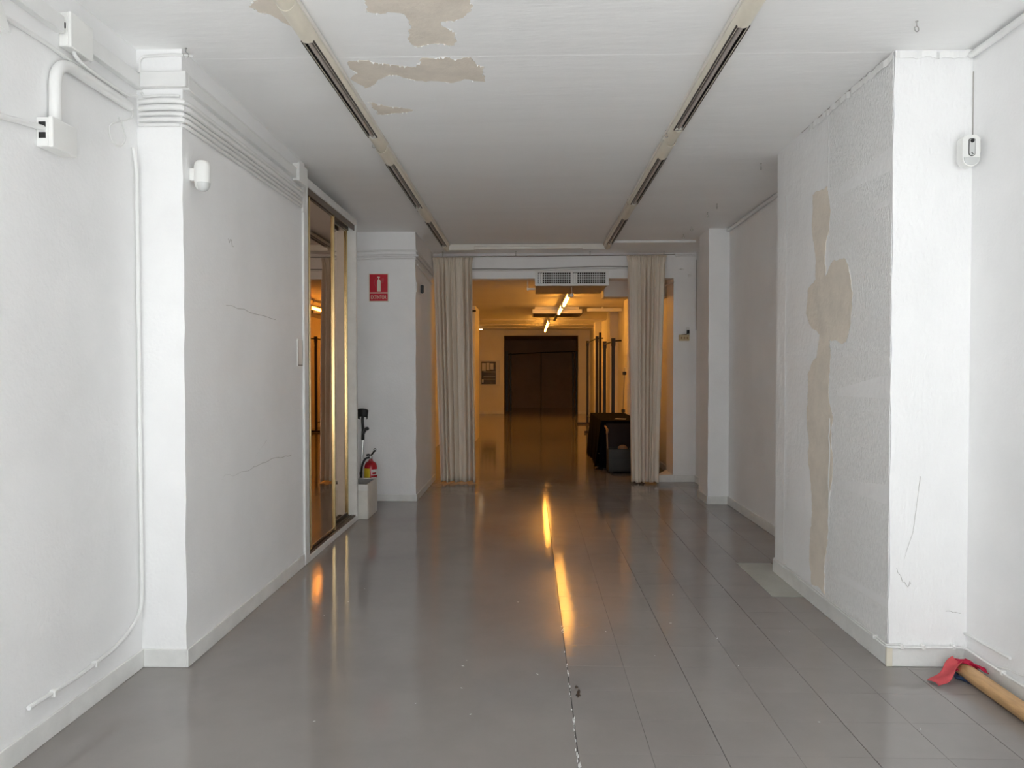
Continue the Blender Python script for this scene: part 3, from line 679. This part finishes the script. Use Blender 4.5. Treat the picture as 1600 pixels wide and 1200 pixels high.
rag(f1, 26, 8, 'rag', 'rag_wrap', rg)
def f2(u, v):       # tail hanging onto the floor towards the room
    return (2.015 - .16 * v - .012 * math.sin(u * 6), 3.555 - .030 - u * .075 - v * .09 + .01 * math.sin(v * 8), .072 * (1 - v) ** 1.5 + .006 + .008 * math.sin(u * 8 + v * 4) * (1 - v * .5) + .004)
rag(f2, 12, 16, 'ragpale', 'rag_tail', rg)
def f3(u, v):       # tail lying behind, against the wall
    return (2.05 + .055 * v, 3.50 - u * .05 - v * .05, .078 - .020 * v + .008 * math.sin(u * 7 + v * 5))
rag(f3, 10, 10, 'rag', 'rag_tail', rg)
obj('navy_knot', B().tube(catmull([(2.02, 3.50, .012), (2.00, 3.47, .010), (2.02, 3.44, .010), (2.04, 3.40, .008)]), [.010] * 19, 8), 'blue', rg, smooth=True)

# ------------------------------------------------------------------ EXTINTOR sign on the rear left pier
t = thing('extinguisher_sign', (-1.655, 8.036, 2.19), 'red EXTINTOR sign with a pale extinguisher symbol on the rear left pier', 'sign')
obj('plate', B().box(-1.762, -1.548, 8.034, 8.0395, 2.190, 2.497, .001, 1), 'signwhite', t)
obj('red_field', B().box(-1.754, -1.556, 8.0325, 8.035, 2.292, 2.489), 'red', t)
obj('red_field', B().box(-1.754, -1.556, 8.0325, 8.035, 2.198, 2.280), 'red', t)
y_ = 8.0312
b = B()
body_ = [(-1.672, 2.300), (-1.632, 2.300), (-1.632, 2.412), (-1.640, 2.428), (-1.647, 2.434), (-1.647, 2.448), (-1.640, 2.452), (-1.640, 2.460), (-1.668, 2.463), (-1.668, 2.452), (-1.658, 2.448), (-1.658, 2.434), (-1.666, 2.428), (-1.672, 2.412)]
b.prism([(x, y_, z) for x, z in body_], (0, .0014, 0))
obj('extinguisher_symbol', b, 'signwhite', t)
b = B()
ring = [(-1.655 + .052 * math.cos(a), 2.398 + .058 * math.sin(a)) for a in [PI * .55 + i * PI * .8 / 10 for i in range(11)]]
ring += [(-1.655 + .042 * math.cos(a), 2.398 + .048 * math.sin(a)) for a in [PI * 1.35 - i * PI * .8 / 10 for i in range(11)]]
b.prism([(x, y_, z) for x, z in ring], (0, .0014, 0))
b.prism([(x, y_, z) for x, z in [(-1.628, 2.385), (-1.600, 2.40), (-1.594, 2.43), (-1.604, 2.455), (-1.628, 2.43)]], (0, .0014, 0))
obj('hose_symbol', b, 'ragpale', t)
tb = text_mesh('EXTINTOR', .168, .040)
for v in tb.bm.verts: v.co += Vector((-1.655, 8.0318, 2.238))
obj('lettering', tb, 'signwhite', t)
# oval sensor on the side face
t = thing('oval_sensor', (-1.245, 8.36, 2.30), 'black oval sensor on the wall between the rear left pier and curtain', 'sensor')
def oval(cy, cz_, ry, rz, x): return [(x, cy + ry * math.cos(a * PI / 10), cz_ + rz * math.sin(a * PI / 10)) for a in range(20)]
obj('wall_plate', B().box(-1.2495, -1.240, 8.08, 8.42, 2.300, 2.405, .003, 1), 'plastic', t)
obj('body', B().box(-1.240, -1.203, 8.345, 8.40, 2.305, 2.408, .012, 3), 'plastic', t, smooth=True)
obj('black_eye', B().prism([(x, 8.330, z) for x, z in capsule(-1.222, .0185, 2.308, 2.404)], (0, .016, 0)), 'black', t)
# cables on the rear left pier and lintel
for i, (z, r) in enumerate(((2.742, .010), (2.690, .014), (2.655, .008))):
    corner_cable(fillet([(-1.89, 8.035 - r, z - .006), (-1.6, 8.035 - r, z + .004), (-1.245 + r, 8.035 - r, z), (-1.245 + r, 8.7, z - .012), (-1.245 + r, 9.29, z - .030)], .03, 4), r, 8.036,
          ['thin white cable', 'thick white cable', 'thinnest white cable'][i] + ' round the rear left pier above the red sign')
cable([(-1.245 + .012, 8.07, 2.60), (-1.245 + .012, 9.28, 2.525)], .008, 'white cable slanting towards the left curtain below the others')
cable(catmull([(-1.22, YB - .012, 2.735), (-.6, YB - .012, 2.742), (-.1, YB - .012, 2.738), (.4, YB - .012, 2.752), (.9, YB - .012, 2.768), (1.3, YB - .012, 2.762)]), .007, 'upper dark cable strung along the lintel over the vent', m='metal')
cable(catmull([(-1.22, YB - .010, 2.712), (-.6, YB - .010, 2.718), (0, YB - .010, 2.722), (.6, YB - .010, 2.735), (1.3, YB - .010, 2.74)]), .008, 'lower white cable strung along the lintel over the vent')
# small electrical devices on the narrow back wall
t = thing('transformer_box', (1.975, YB - .02, 1.81), 'beige box with a black plug on the narrow back wall', 'electrical box')
obj('case', B().box(1.905, 2.035, YB - .045, YB - .001, 1.815, 1.892, .004, 1), 'beige', t)
b = B()
for x in (1.935, 1.972, 2.008): b.box(x - .008, x + .008, YB - .0462, YB - .0445, 1.838, 1.862)
obj('printed_marks', b, 'brownwood', t)
obj('black_plug', B().box(2.005, 2.035, YB - .050, YB - .012, 1.905, 1.95, .005, 2).tube(catmull([(2.02, YB - .03, 1.91), (2.0, YB - .035, 1.898), (1.96, YB - .03, 1.893), (1.91, YB - .03, 1.885)]), .005, 8), 'black', t)
obj('socket', B().box(2.000, 2.042, YB - .020, YB - .001, 1.952, 1.988, .003, 1), 'plastic', t)
obj('blank_rosette', B().lathe([(.022, 0), (.022, .012), (.016, .018)], (0, 0, 0), 16).box(-.035, .035, -.004, .004, 0, .006), 'plastic', label='round white cap high on the narrow back wall', cat='electrical box').location = (1.94, YB - .02, 2.72)
obj('small_box', B().box(2.025, 2.06, YB - .025, YB - .001, 2.635, 2.665, .003, 1), 'plastic', label='tiny white box high on the narrow back wall near the corner', cat='electrical box')
cable([(1.852, YB - .01, 2.57), (1.80, 9.75, 2.56), (1.78, 9.95, 2.55)], .010, 'short pale hook rod at the jamb beside the right curtain', 'hook_rod', 'rod')
cable(wig([(XR - .004, YB - .004, 2.85), (XR - .004, YB - .004, 2.2), (XR - .004, YB - .004, 1.95)], .001, rr, 5), .003, 'thin dark wire down the corner to the beige box', m='dark')

# ------------------------------------------------------------------ box, extinguisher, crutch by the wardrobe
t = thing('floor_box', (-1.70, 7.26, 0), 'open-topped whitewashed board box on the floor beside the wardrobe', 'box')
obj('front_board', B().box(-1.88, -1.565, 7.045, 7.065, .001, .338, .003, 1), 'board', t)
obj('side_board', B().box(-1.582, -1.562, 7.066, 7.46, .001, .338, .003, 1), 'board', t)
obj('side_board', B().box(-1.88, -1.86, 7.066, 7.46, .001, .338, .003, 1), 'board', t)
obj('rear_board', B().box(-1.88, -1.562, 7.461, 7.48, .001, .338, .003, 1), 'board', t)
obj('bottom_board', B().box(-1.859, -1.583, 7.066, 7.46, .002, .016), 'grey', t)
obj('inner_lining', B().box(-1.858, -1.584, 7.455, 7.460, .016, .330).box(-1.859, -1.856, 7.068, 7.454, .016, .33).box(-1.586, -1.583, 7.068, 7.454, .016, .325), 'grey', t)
obj('top_band', B().box(-1.882, -1.5635, 7.041, 7.0455, .280, .3385, .002, 1), 'base', t)
t = thing('fire_extinguisher', (-1.655, 7.60, 0), 'red fire extinguisher with yellow label standing behind the white box', 'fire extinguisher')
ex, ey = -1.655, 7.60
obj('cylinder', B().lathe([(.052, .002), (.058, .006), (.058, .03), (.066, .045), (.067, .06), (.067, .42), (.064, .45), (.054, .475), (.036, .49), (.022, .497), (.020, .515)], (ex, ey, 0), 32), 'redbody', t, smooth=True)
def wrap(a0, a1, z0, z1, r, n=10):
    vs = []; fs = []
    for q in (r, r + .0008):
        for i in range(n + 1):
            a = a0 + (a1 - a0) * i / n
            vs += [(ex + q * math.cos(a), ey + q * math.sin(a), z0), (ex + q * math.cos(a), ey + q * math.sin(a), z1)]
    w = 2 * (n + 1)
    for i in range(n):
        fs += [(2 * i, 2 * i + 2, 2 * i + 3, 2 * i + 1), (w + 2 * i + 1, w + 2 * i + 3, w + 2 * i + 2, w + 2 * i), (2 * i, w + 2 * i, w + 2 * i + 2, 2 * i + 2), (2 * i + 1, 2 * i + 3, w + 2 * i + 3, w + 2 * i + 1)]
    fs += [(0, 1, w + 1, w), (2 * n, w + 2 * n, w + 2 * n + 1, 2 * n + 1)]
    return B().add(vs, fs)
obj('yellow_label', wrap(PI + .25, 1.5 * PI + .08, .14, .425, .0672), 'yellow', t)
obj('white_label', wrap(1.5 * PI + .30, 2 * PI - .12, .355, .415, .0672), 'labelwhite', t)
obj('white_label', wrap(1.5 * PI + .30, 2 * PI - .30, .17, .335, .0672), 'labelwhite', t)
obj('label_print', wrap(1.5 * PI + .42, 2 * PI - .45, .365, .385, .0682).merge(wrap(1.5 * PI + .42, 2 * PI - .55, .23, .30, .0682).bm).merge(wrap(1.5 * PI + .62, 2 * PI - .62, .31, .325, .0682).bm), 'redbody', t)
obj('valve', B().lathe([(.016, .513), (.020, .52), (.020, .545), (.012, .555)], (ex, ey, 0), 16), 'chrome', t, smooth=True)
b = B().tube(catmull([(ex, ey, .548), (ex - .02, ey, .562), (ex - .045, ey, .556)]), .010, 8)
b.tube(catmull([(ex, ey, .552), (ex + .02, ey, .575), (ex + .040, ey, .60), (ex + .055, ey, .603)]), .009, 8)
obj('lever', b, 'black', t, smooth=True)
obj('carrying_ring', B().tube([(ex + .045 + .013 * math.cos(a * PI / 8), ey, .612 + .016 * math.sin(a * PI / 8)) for a in range(14)], .003, 6), 'black', t)
obj('hose', B().tube(catmull([(ex - .01, ey - .01, .535), (ex - .05, ey - .02, .52), (ex - .085, ey - .02, .45), (ex - .098, ey - .01, .33), (ex - .10, ey - .01, .20), (ex - .098, ey - .01, .12)]), [.011] * 19 + [.012] * 6 + [.016] * 6, 10), 'black', t, smooth=True)
t = thing('crutch', (-1.80, 7.78, 0), 'grey forearm crutch with black cuff leaning behind the white box', 'crutch')
cxx = -1.775
obj('shaft', B().tube([(-1.80, 7.70, .03), (cxx, 7.78, .72)], .011, 12), 'chrome', t, smooth=True)
obj('lower_shaft_collar', B().tube([(-1.789, 7.736, .335), (-1.787, 7.739, .36)], .016, 12), 'dark', t, smooth=True)
obj('rubber_foot', B().lathe([(.019, .001), (.019, .02), (.014, .045)], (-1.80, 7.697, 0), 14), 'dark', t, smooth=True)
obj('handle_stem', B().tube(catmull([(cxx - .002, 7.775, .70), (cxx, 7.78, .80), (cxx - .006, 7.785, .90), (cxx - .004, 7.79, .96)]), [.018] * 6 + [.016] * 13, 12), 'black', t, smooth=True)
obj('hand_grip', B().tube(catmull([(cxx + .002, 7.775, .765), (cxx + .035, 7.70, .80), (cxx + .065, 7.64, .828), (cxx + .085, 7.61, .832)]), [.016] * 13 + [.019] * 6, 12), 'black', t, smooth=True)
def cuff(u, v):
    a = -2.4 + 4.8 * u; r = .050 + .01 * v
    return (cxx + r * math.sin(a), 7.79 - .03 - r * math.cos(a) * .6, .93 + v * .085 + .02 * math.cos(a))
rag(cuff, 20, 6, 'black', 'forearm_cuff', t)

# ------------------------------------------------------------------ ventilation duct unit hanging at the lintel
t = thing('vent_unit', (.53, 9.8, 2.52), 'double-grilled air duct unit hanging below the lintel', 'air vent')
vx0, vx1, vz0, vz1 = .065, 1.005, 2.520, 2.712
vy = YB - .045
b = B()
b.box(vx0, vx1, vy, vy + .03, vz0, vz0 + .028); b.box(vx0, vx1, vy, vy + .03, vz1 - .022, vz1)
xm = .535
for (a, c) in ((vx0, vx0 + .038), (xm - .014, xm + .014), (vx1 - .038, vx1)): b.box(a, c, vy, vy + .03, vz0 + .028, vz1 - .022)
obj('front_frame', b, 'plastic', t)
for (a, c) in ((vx0 + .038, xm - .014), (xm + .014, vx1 - .038)):
    g = obj('dark_opening', B().box(a, c, vy + .026, vy + .044, vz0 + .028, vz1 - .022), 'slot', t)
    b = B(); n = 15
    for i in range(1, n):
        x = a + (c - a) * i / n; b.box(x - .0028, x + .0028, vy + .012, vy + .018, vz0 + .028, vz1 - .022)
    for i in range(1, 5):
        z = vz0 + .028 + (vz1 - .022 - vz0 - .028) * i / 5; b.box(a, c, vy + .006, vy + .012, z - .0028, z + .0028)
    obj('grille_bars', b, 'plastic', g)
    b = B()
    for i in (0, 1): b.box(a + .008 + i * .026, a + .028 + i * .026, vy + .019, vy + .025, vz0 + .034, vz1 - .03)
    obj('pale_damper', b, 'plastic', g)
obj('duct_body', B().box(vx0 + .01, vx1 - .01, 9.725, 10.55, vz0 + .004, 2.719, .006, 1), 'duct', t)
obj('duct_neck', B().box(vx0 + .01, vx1 - .01, vy + .045, 9.725, vz0 + .004, 2.613, .003, 1), 'duct', t)
for k, (x0, x1, yy) in enumerate(((.58, .60, 9.9), (.70, .73, 9.95), (.86, .95, 9.85))):
    obj('loose_tape', ribbon([(x0 + (x1 - x0) * i / 6 + .01 * math.sin(i * 2), yy + i * .08, vz0 - .002 - .008 * math.sin(i * PI / 6)) for i in range(7)], .025, (0, 1, 0)), 'duct', t)
obj('bracket', B().box(vx0 - .11, vx0 + .01, 10.25, 10.29, 2.555, 2.575).box(vx0 - .10, vx0 - .09, 10.24, 10.30, 2.54, 2.719), 'metal', t)
struct('wall_hall_soffit', B().box(1.03, 1.93, 10.30, 10.62, 2.46, 2.72, .004, 1), 'hallwall')

# ------------------------------------------------------------------ hall lights (warm lit tubes)
def hall_light(x, y0, y1, zt, label, group, segs=1):
    t = thing('hall_tube_light', (x, (y0 + y1) / 2, zt), label, 'ceiling light', group)
    obj('batten', B().box(x - .028, x + .028, y0 - .05, y1 + .05, zt + .027, zt + .055, .003, 1), 'lampwhite', t)
    for y in (y0 + .2, y1 - .2): obj('hanger', B().tube([(x, y, zt + .055), (x, y, 2.72)], .006, 8), 'lampwhite', t)
    L = (y1 - y0) / segs
    for i in range(segs):
        obj('lit_tube', B().tube([(x, y0 + i * L + .05, zt), (x, y0 + (i + 1) * L - .05, zt)], .022, 14), 'tubelit', t, smooth=True)
    for i in range(segs + 1):
        y = y0 + i * L; obj('lamp_holder', B().box(x - .02, x + .02, y - .03, y + .03, zt - .026, zt + .027, .003, 1), 'lampwhite', t)
hall_light(.59, 11.15, 12.9, 2.56, 'lit warm tube light in the hall just beyond the vent unit', 'lit tube lights in the hall')
hall_light(.575, 13.2, 14.8, 2.56, 'lit warm tube light in the hall in front of the air box', 'lit tube lights in the hall')
hall_light(.44, 17.2, 21.6, 2.56, 'farthest lit warm tube light in the hall, in four sections', 'lit tube lights in the hall', 4)
t = thing('unlit_batten', (.55, 15.8, 2.54), 'short dark unlit batten under the hall air box', 'ceiling light')
obj('batten', B().box(.53, .58, 15.0, 16.8, 2.545, 2.575, .003, 1), 'bronze', t)
obj('hanger', B().tube([(.555, 16.5, 2.575), (.555, 16.5, 2.72)], .006, 8), 'bronze', t)
t = thing('pull_switch', (.545, 9.9, 2.40), 'round white pull switch hanging below the vent unit', 'switch')
obj('cord', B().tube([(.545, 9.62, 2.52), (.545, 9.62, 2.43)], .003, 6), 'plastic', t)
obj('knob', B().lathe([(.004, 2.44), (.016, 2.436), (.026, 2.42), (.026, 2.405), (.016, 2.390), (.004, 2.386)], (.545, 9.62, 0), 16), 'plastic', t, smooth=True)
# second air box and duct in the hall
t = thing('air_box', (.52, 15.5, 2.58), 'long white air box hung below the hall ceiling', 'air box')
obj('case', B().box(.05, 1.06, 15.0, 16.1, 2.59, 2.672, .006, 1).box(.10, 1.0, 15.05, 16.05, 2.672, 2.719), 'plastic', t)
obj('underside_panel', B().box(.07, 1.04, 15.02, 16.07, 2.583, 2.59), 'bronze', t)
t2 = obj('end_cap', B().box(1.06, 1.08, 15.0, 16.1, 2.593, 2.67), 'dark', t)
obj('air_duct', B().box(1.16, 1.86, 15.0, 15.08, 2.625, 2.69, .004, 1).box(1.45, 1.49, 15.02, 15.06, 2.69, 2.719), 'plastic', label='white duct bar beside the hall air box', cat='duct')
# transverse conduits on hall ceiling
for k, y in enumerate((18.6, 20.6, 22.2)):
    cable([(-1.74, y, 2.70), (1.92, y, 2.70)], .018, 'pale conduit crossing the hall ceiling ' + ('nearest the air box', 'between two others', 'nearest the far dark room')[k], 'ceiling_conduit', 'pipe', m='lampwhite')
t = thing('spot_lamp', (-1.47, 22.3, 2.6), 'small lit spot lamp at the far end of the hall ceiling', 'spot lamp')
obj('lamp_body', B().box(-1.56, -1.42, 22.05, 22.15, 2.655, 2.719), 'plastic', t)
obj('lit_bulb', B().box(-1.55, -1.43, 22.07, 22.13, 2.635, 2.655, .005, 1), 'bulb', t)
cable([(-1.08, 14.72, 2.62), (-1.3, 14.70, 2.61), (-1.74, 14.70, 2.60)], .02, 'dark pipe at the hall pilaster top behind the left curtain', 'wall_pipe', 'pipe', m='dark')
# framed print on far left wall
t = thing('framed_print', (-1.294, 23.79, .93), 'white framed grey photo print on the far left hall wall', 'picture')
b = B(); b.box(-1.615, -.973, 23.765, 23.798, .93, .965); b.box(-1.615, -.973, 23.765, 23.798, 1.70, 1.74); b.box(-1.615, -1.57, 23.765, 23.798, .965, 1.70); b.box(-1.10, -.973, 23.765, 23.798, .965, 1.70)
obj('frame', b, 'photolight', t)
obj('print', B().box(-1.57, -1.10, 23.785, 23.798, .965, 1.70), 'photo', t)
b = B()
for (x, z, w_, h_) in ((-1.55, 1.40, .12, .25), (-1.41, 1.42, .10, .24), (-1.28, 1.44, .10, .20), (-1.55, 1.02, .05, .10)): b.box(x, x + w_, 23.782, 23.786, z, z + h_)
for z in (1.36, 1.22, 1.12): b.box(-1.50, -1.12, 23.782, 23.786, z, z + .012)
obj('printed_windows', b, 'photolight', t)

# ------------------------------------------------------------------ garment racks along the hall's right wall
def rack(x, ya, yb, h, rail_z, label, feet=.28):
    t = thing('garment_rack', (x, (ya + yb) / 2, 0), label, 'garment rack', 'black garment racks in the hall')
    for y in (ya, yb):
        obj('post', B().box(x - .028, x + .028, y - .028, y + .028, .03, h, .003, 1), 'black', t)
        obj('foot_bar', B().box(x - feet, x + feet * .7, y - .025, y + .025, .005, .045, .004, 1), 'black', t)
        obj('post_cap', B().box(x - .034, x + .034, y - .034, y + .034, h - .14, h, .004, 1), 'black', t)
    obj('hanging_rail', B().tube([(x, ya, rail_z), (x, yb, rail_z)], .016, 10), 'black', t)
    obj('lower_rail', B().tube([(x, ya, .22), (x, yb, .22)], .012, 8), 'black', t)
    obj('side_arm', B().tube([(x, ya, h - .05), (x + .14, ya - .02, h - .045)], .014, 8), 'black', t)
    return t
rack(1.52, 16.75, 19.5, 2.20, 2.15, 'tall black garment rack by the hall wall near the far dark room')
rack(1.44, 12.78, 14.25, 1.99, 1.93, 'black garment rack standing behind the black cloth table')
t = thing('stick_post', (1.56, 16.3, 0), 'single black post leaning beside the tall garment rack', 'post')
obj('post', B().tube([(1.54, 16.20, .02), (1.555, 16.35, 2.26)], .03, 8), 'black', t)
obj('foot_plate', B().lathe([(.10, .001), (.10, .012), (.03, .03)], (1.54, 16.20, 0), 16), 'black', t)
# chrome tripod stand behind the curtain edge
t = thing('tripod_stand', (1.62, 11.2, 0), 'dark thin tripod stand beside the right curtain edge', 'stand')
obj('mast', B().tube([(1.62, 12.98, .30), (1.66, 12.92, 1.48)], .010, 8), 'metal', t)
for (dx, dy) in ((.0, -.15), (.14, .10), (.17, -.12)): obj('tripod_leg', B().tube([(1.63, 12.97, .45), (1.62 + dx, 12.98 + dy, .01)], .010, 8), 'dark', t)
for (x, z) in ((1.635, .72), (1.655, 1.38)): obj('clamp_knob', B().box(x - .03, x + .03, 12.90, 12.98, z - .03, z + .03, .01, 2), 'dark', t)
# table under a black cloth
t = thing('cloth_table', (1.40, 11.4, 0), 'low table under a floor-length black cloth behind the right curtain', 'table')
X0, X1, Y0, Y1, ZT = 1.04, 1.60, 10.68, 12.62, .70
obj('table_top', B().box(X0, X1, Y0, Y1, ZT - .03, ZT, .004, 1), 'black', t)
for x in (X0 + .05, X1 - .05):
    for y in (Y0 + .06, Y1 - .06): obj('leg', B().box(x - .02, x + .02, y - .02, y + .02, .002, ZT - .03, .003, 1), 'black', t)
def clothf(u, v):
    per = [(X0, Y0), (X0, Y1), (X1, Y1), (X1, Y0), (X0, Y0)]
    s = u * 4; i = min(3, int(s)); k = s - i
    x = per[i][0] + (per[i + 1][0] - per[i][0]) * k; y = per[i][1] + (per[i + 1][1] - per[i][1]) * k
    cx, cy = (X0 + X1) / 2, (Y0 + Y1) / 2
    cor = 1 - min(k, 1 - k) * 2
    d = v * (.03 + .05 * cor ** 3 + .016 * math.sin(u * 150) + .01 * math.sin(u * 67 + 1))
    sx = .006 if x > cx else -.006; sy = .006 if y > cy else -.006
    ox = (-1 if i == 0 else 1 if i == 2 else 0); oy = (1 if i == 1 else -1 if i == 3 else 0)
    if cor > .7:
        q = (cor - .7) / .3 * .7
        ox += (1 if x > cx else -1) * q * (1 if ox == 0 else .3); oy += (1 if y > cy else -1) * q * (1 if oy == 0 else .3)
    return (x + sx + ox * d, y + sy + oy * d, (ZT + .004) * (1 - v) + v * (.012 + .012 * math.sin(u * 40)))
b = B().grid(clothf, 320, 14); b.box(X0 - .006, X1 + .006, Y0 - .006, Y1 + .006, ZT + .001, ZT + .006)
obj('black_tablecloth', b, 'cloth', smooth=True, label='black cloth draped to the floor over the low table', cat='tablecloth')
obj('paper_sheet', B().prism([(1.26, 11.0, ZT + .0065), (1.42, 10.96, ZT + .0065), (1.45, 11.10, ZT + .0065), (1.30, 11.16, ZT + .0065)], (0, 0, .002)), 'labelwhite', label='small pale paper lying on the black cloth table', cat='paper')
# open dark trunk in front of the table
t = thing('open_trunk', (1.36, 10.35, 0), 'open dark trunk on the floor in front of the black cloth table', 'trunk')
TX0, TX1, TY0, TY1, TH = 1.09, 1.56, 10.20, 10.50, .345
obj('front_panel', B().box(TX0, TX1, TY0, TY0 + .018, .03, TH, .003, 1), 'trunk', t)
obj('front_panel_ridge', B().box(TX0, TX1, TY0 - .004, TY0, .19, .205), 'trunk', t)
obj('side_panel', B().box(TX0, TX0 + .018, TY0 + .018, TY1, .03, TH, .003, 1), 'trunk', t)
obj('side_panel', B().box(TX1 - .018, TX1, TY0 + .018, TY1, .03, TH, .003, 1), 'trunk', t)
obj('rear_panel', B().box(TX0, TX1, TY1, TY1 + .018, .03, TH, .003, 1), 'trunk', t)
obj('bottom_panel', B().box(TX0, TX1, TY0, TY1, .03, .045), 'trunk', t)
for x in (TX0 + .05, TX1 - .05):
    for y in (TY0 + .05, TY1 - .05): obj('caster', B().lathe([(.018, .001), (.022, .012), (.018, .03)], (x, y, 0), 12), 'black', t)
obj('lid', B().prism([(TX0, TY1 + .019, TH), (TX0, TY1 + .034, TH), (TX0, TY1 + .036, .675), (TX0, TY1 + .021, .675)], (TX1 - TX0, 0, 0)), 'maroon', t)
obj('lid_stay', B().tube([(TX0 - .012, TY0 + .10, .56), (TX0 + .0, TY1 - .12, .600), (TX0 - .02, TY1 - .01, .64)], [.016, .018, .014], 8).tube([(TX0 - .012, TY0 + .10, .57), (TX0 - .005, TY0 + .09, .345)], .010, 8), 'brownwood', t)
obj('crumpled_paper', B().lathe([(.02, TH - .05), (.055, TH - .02), (.05, TH + .02), (.02, TH + .045)], (1.30, 10.33, 0), 9, 1.3, .8), 'brownwood', label='crumpled brown paper in the open dark trunk', cat='paper')
b = B()
obj('folded_bundle', B().box(1.15, 1.26, 10.24, 10.46, .046, .30, .01, 1).box(1.40, 1.52, 10.24, 10.46, .046, .335, .012, 1), 'trunk', label='dark folded things packed inside the open trunk', cat='bundle')

# ------------------------------------------------------------------ far dark room: rail and panel doors
t = thing('far_rack', (.37, 26.0, 0), 'black hanging rail between dark posts in the far back room', 'garment rack')
for x in (-.78, 1.60):
    obj('post', B().box(x - .05, x + .05, 25.0, 25.08, .005, 2.06, .004, 1), 'black', t)
    obj('post', B().box(x + (.12 if x < 0 else -.12) - .03, x + (.12 if x < 0 else -.12) + .03, 25.2, 25.26, .005, 2.02, .004, 1), 'black', t)
obj('hanging_rail', B().tube([(-.74, 25.04, 1.96), (.4, 25.04, 2.02), (1.56, 25.04, 2.05)], .018, 8), 'black', t)
obj('closet_door_edge', B().tube([(.38, 25.04, .005), (.38, 25.04, 2.0)], .016, 8), 'black', t)  # dark upright standing in for the edge line of the closet doors
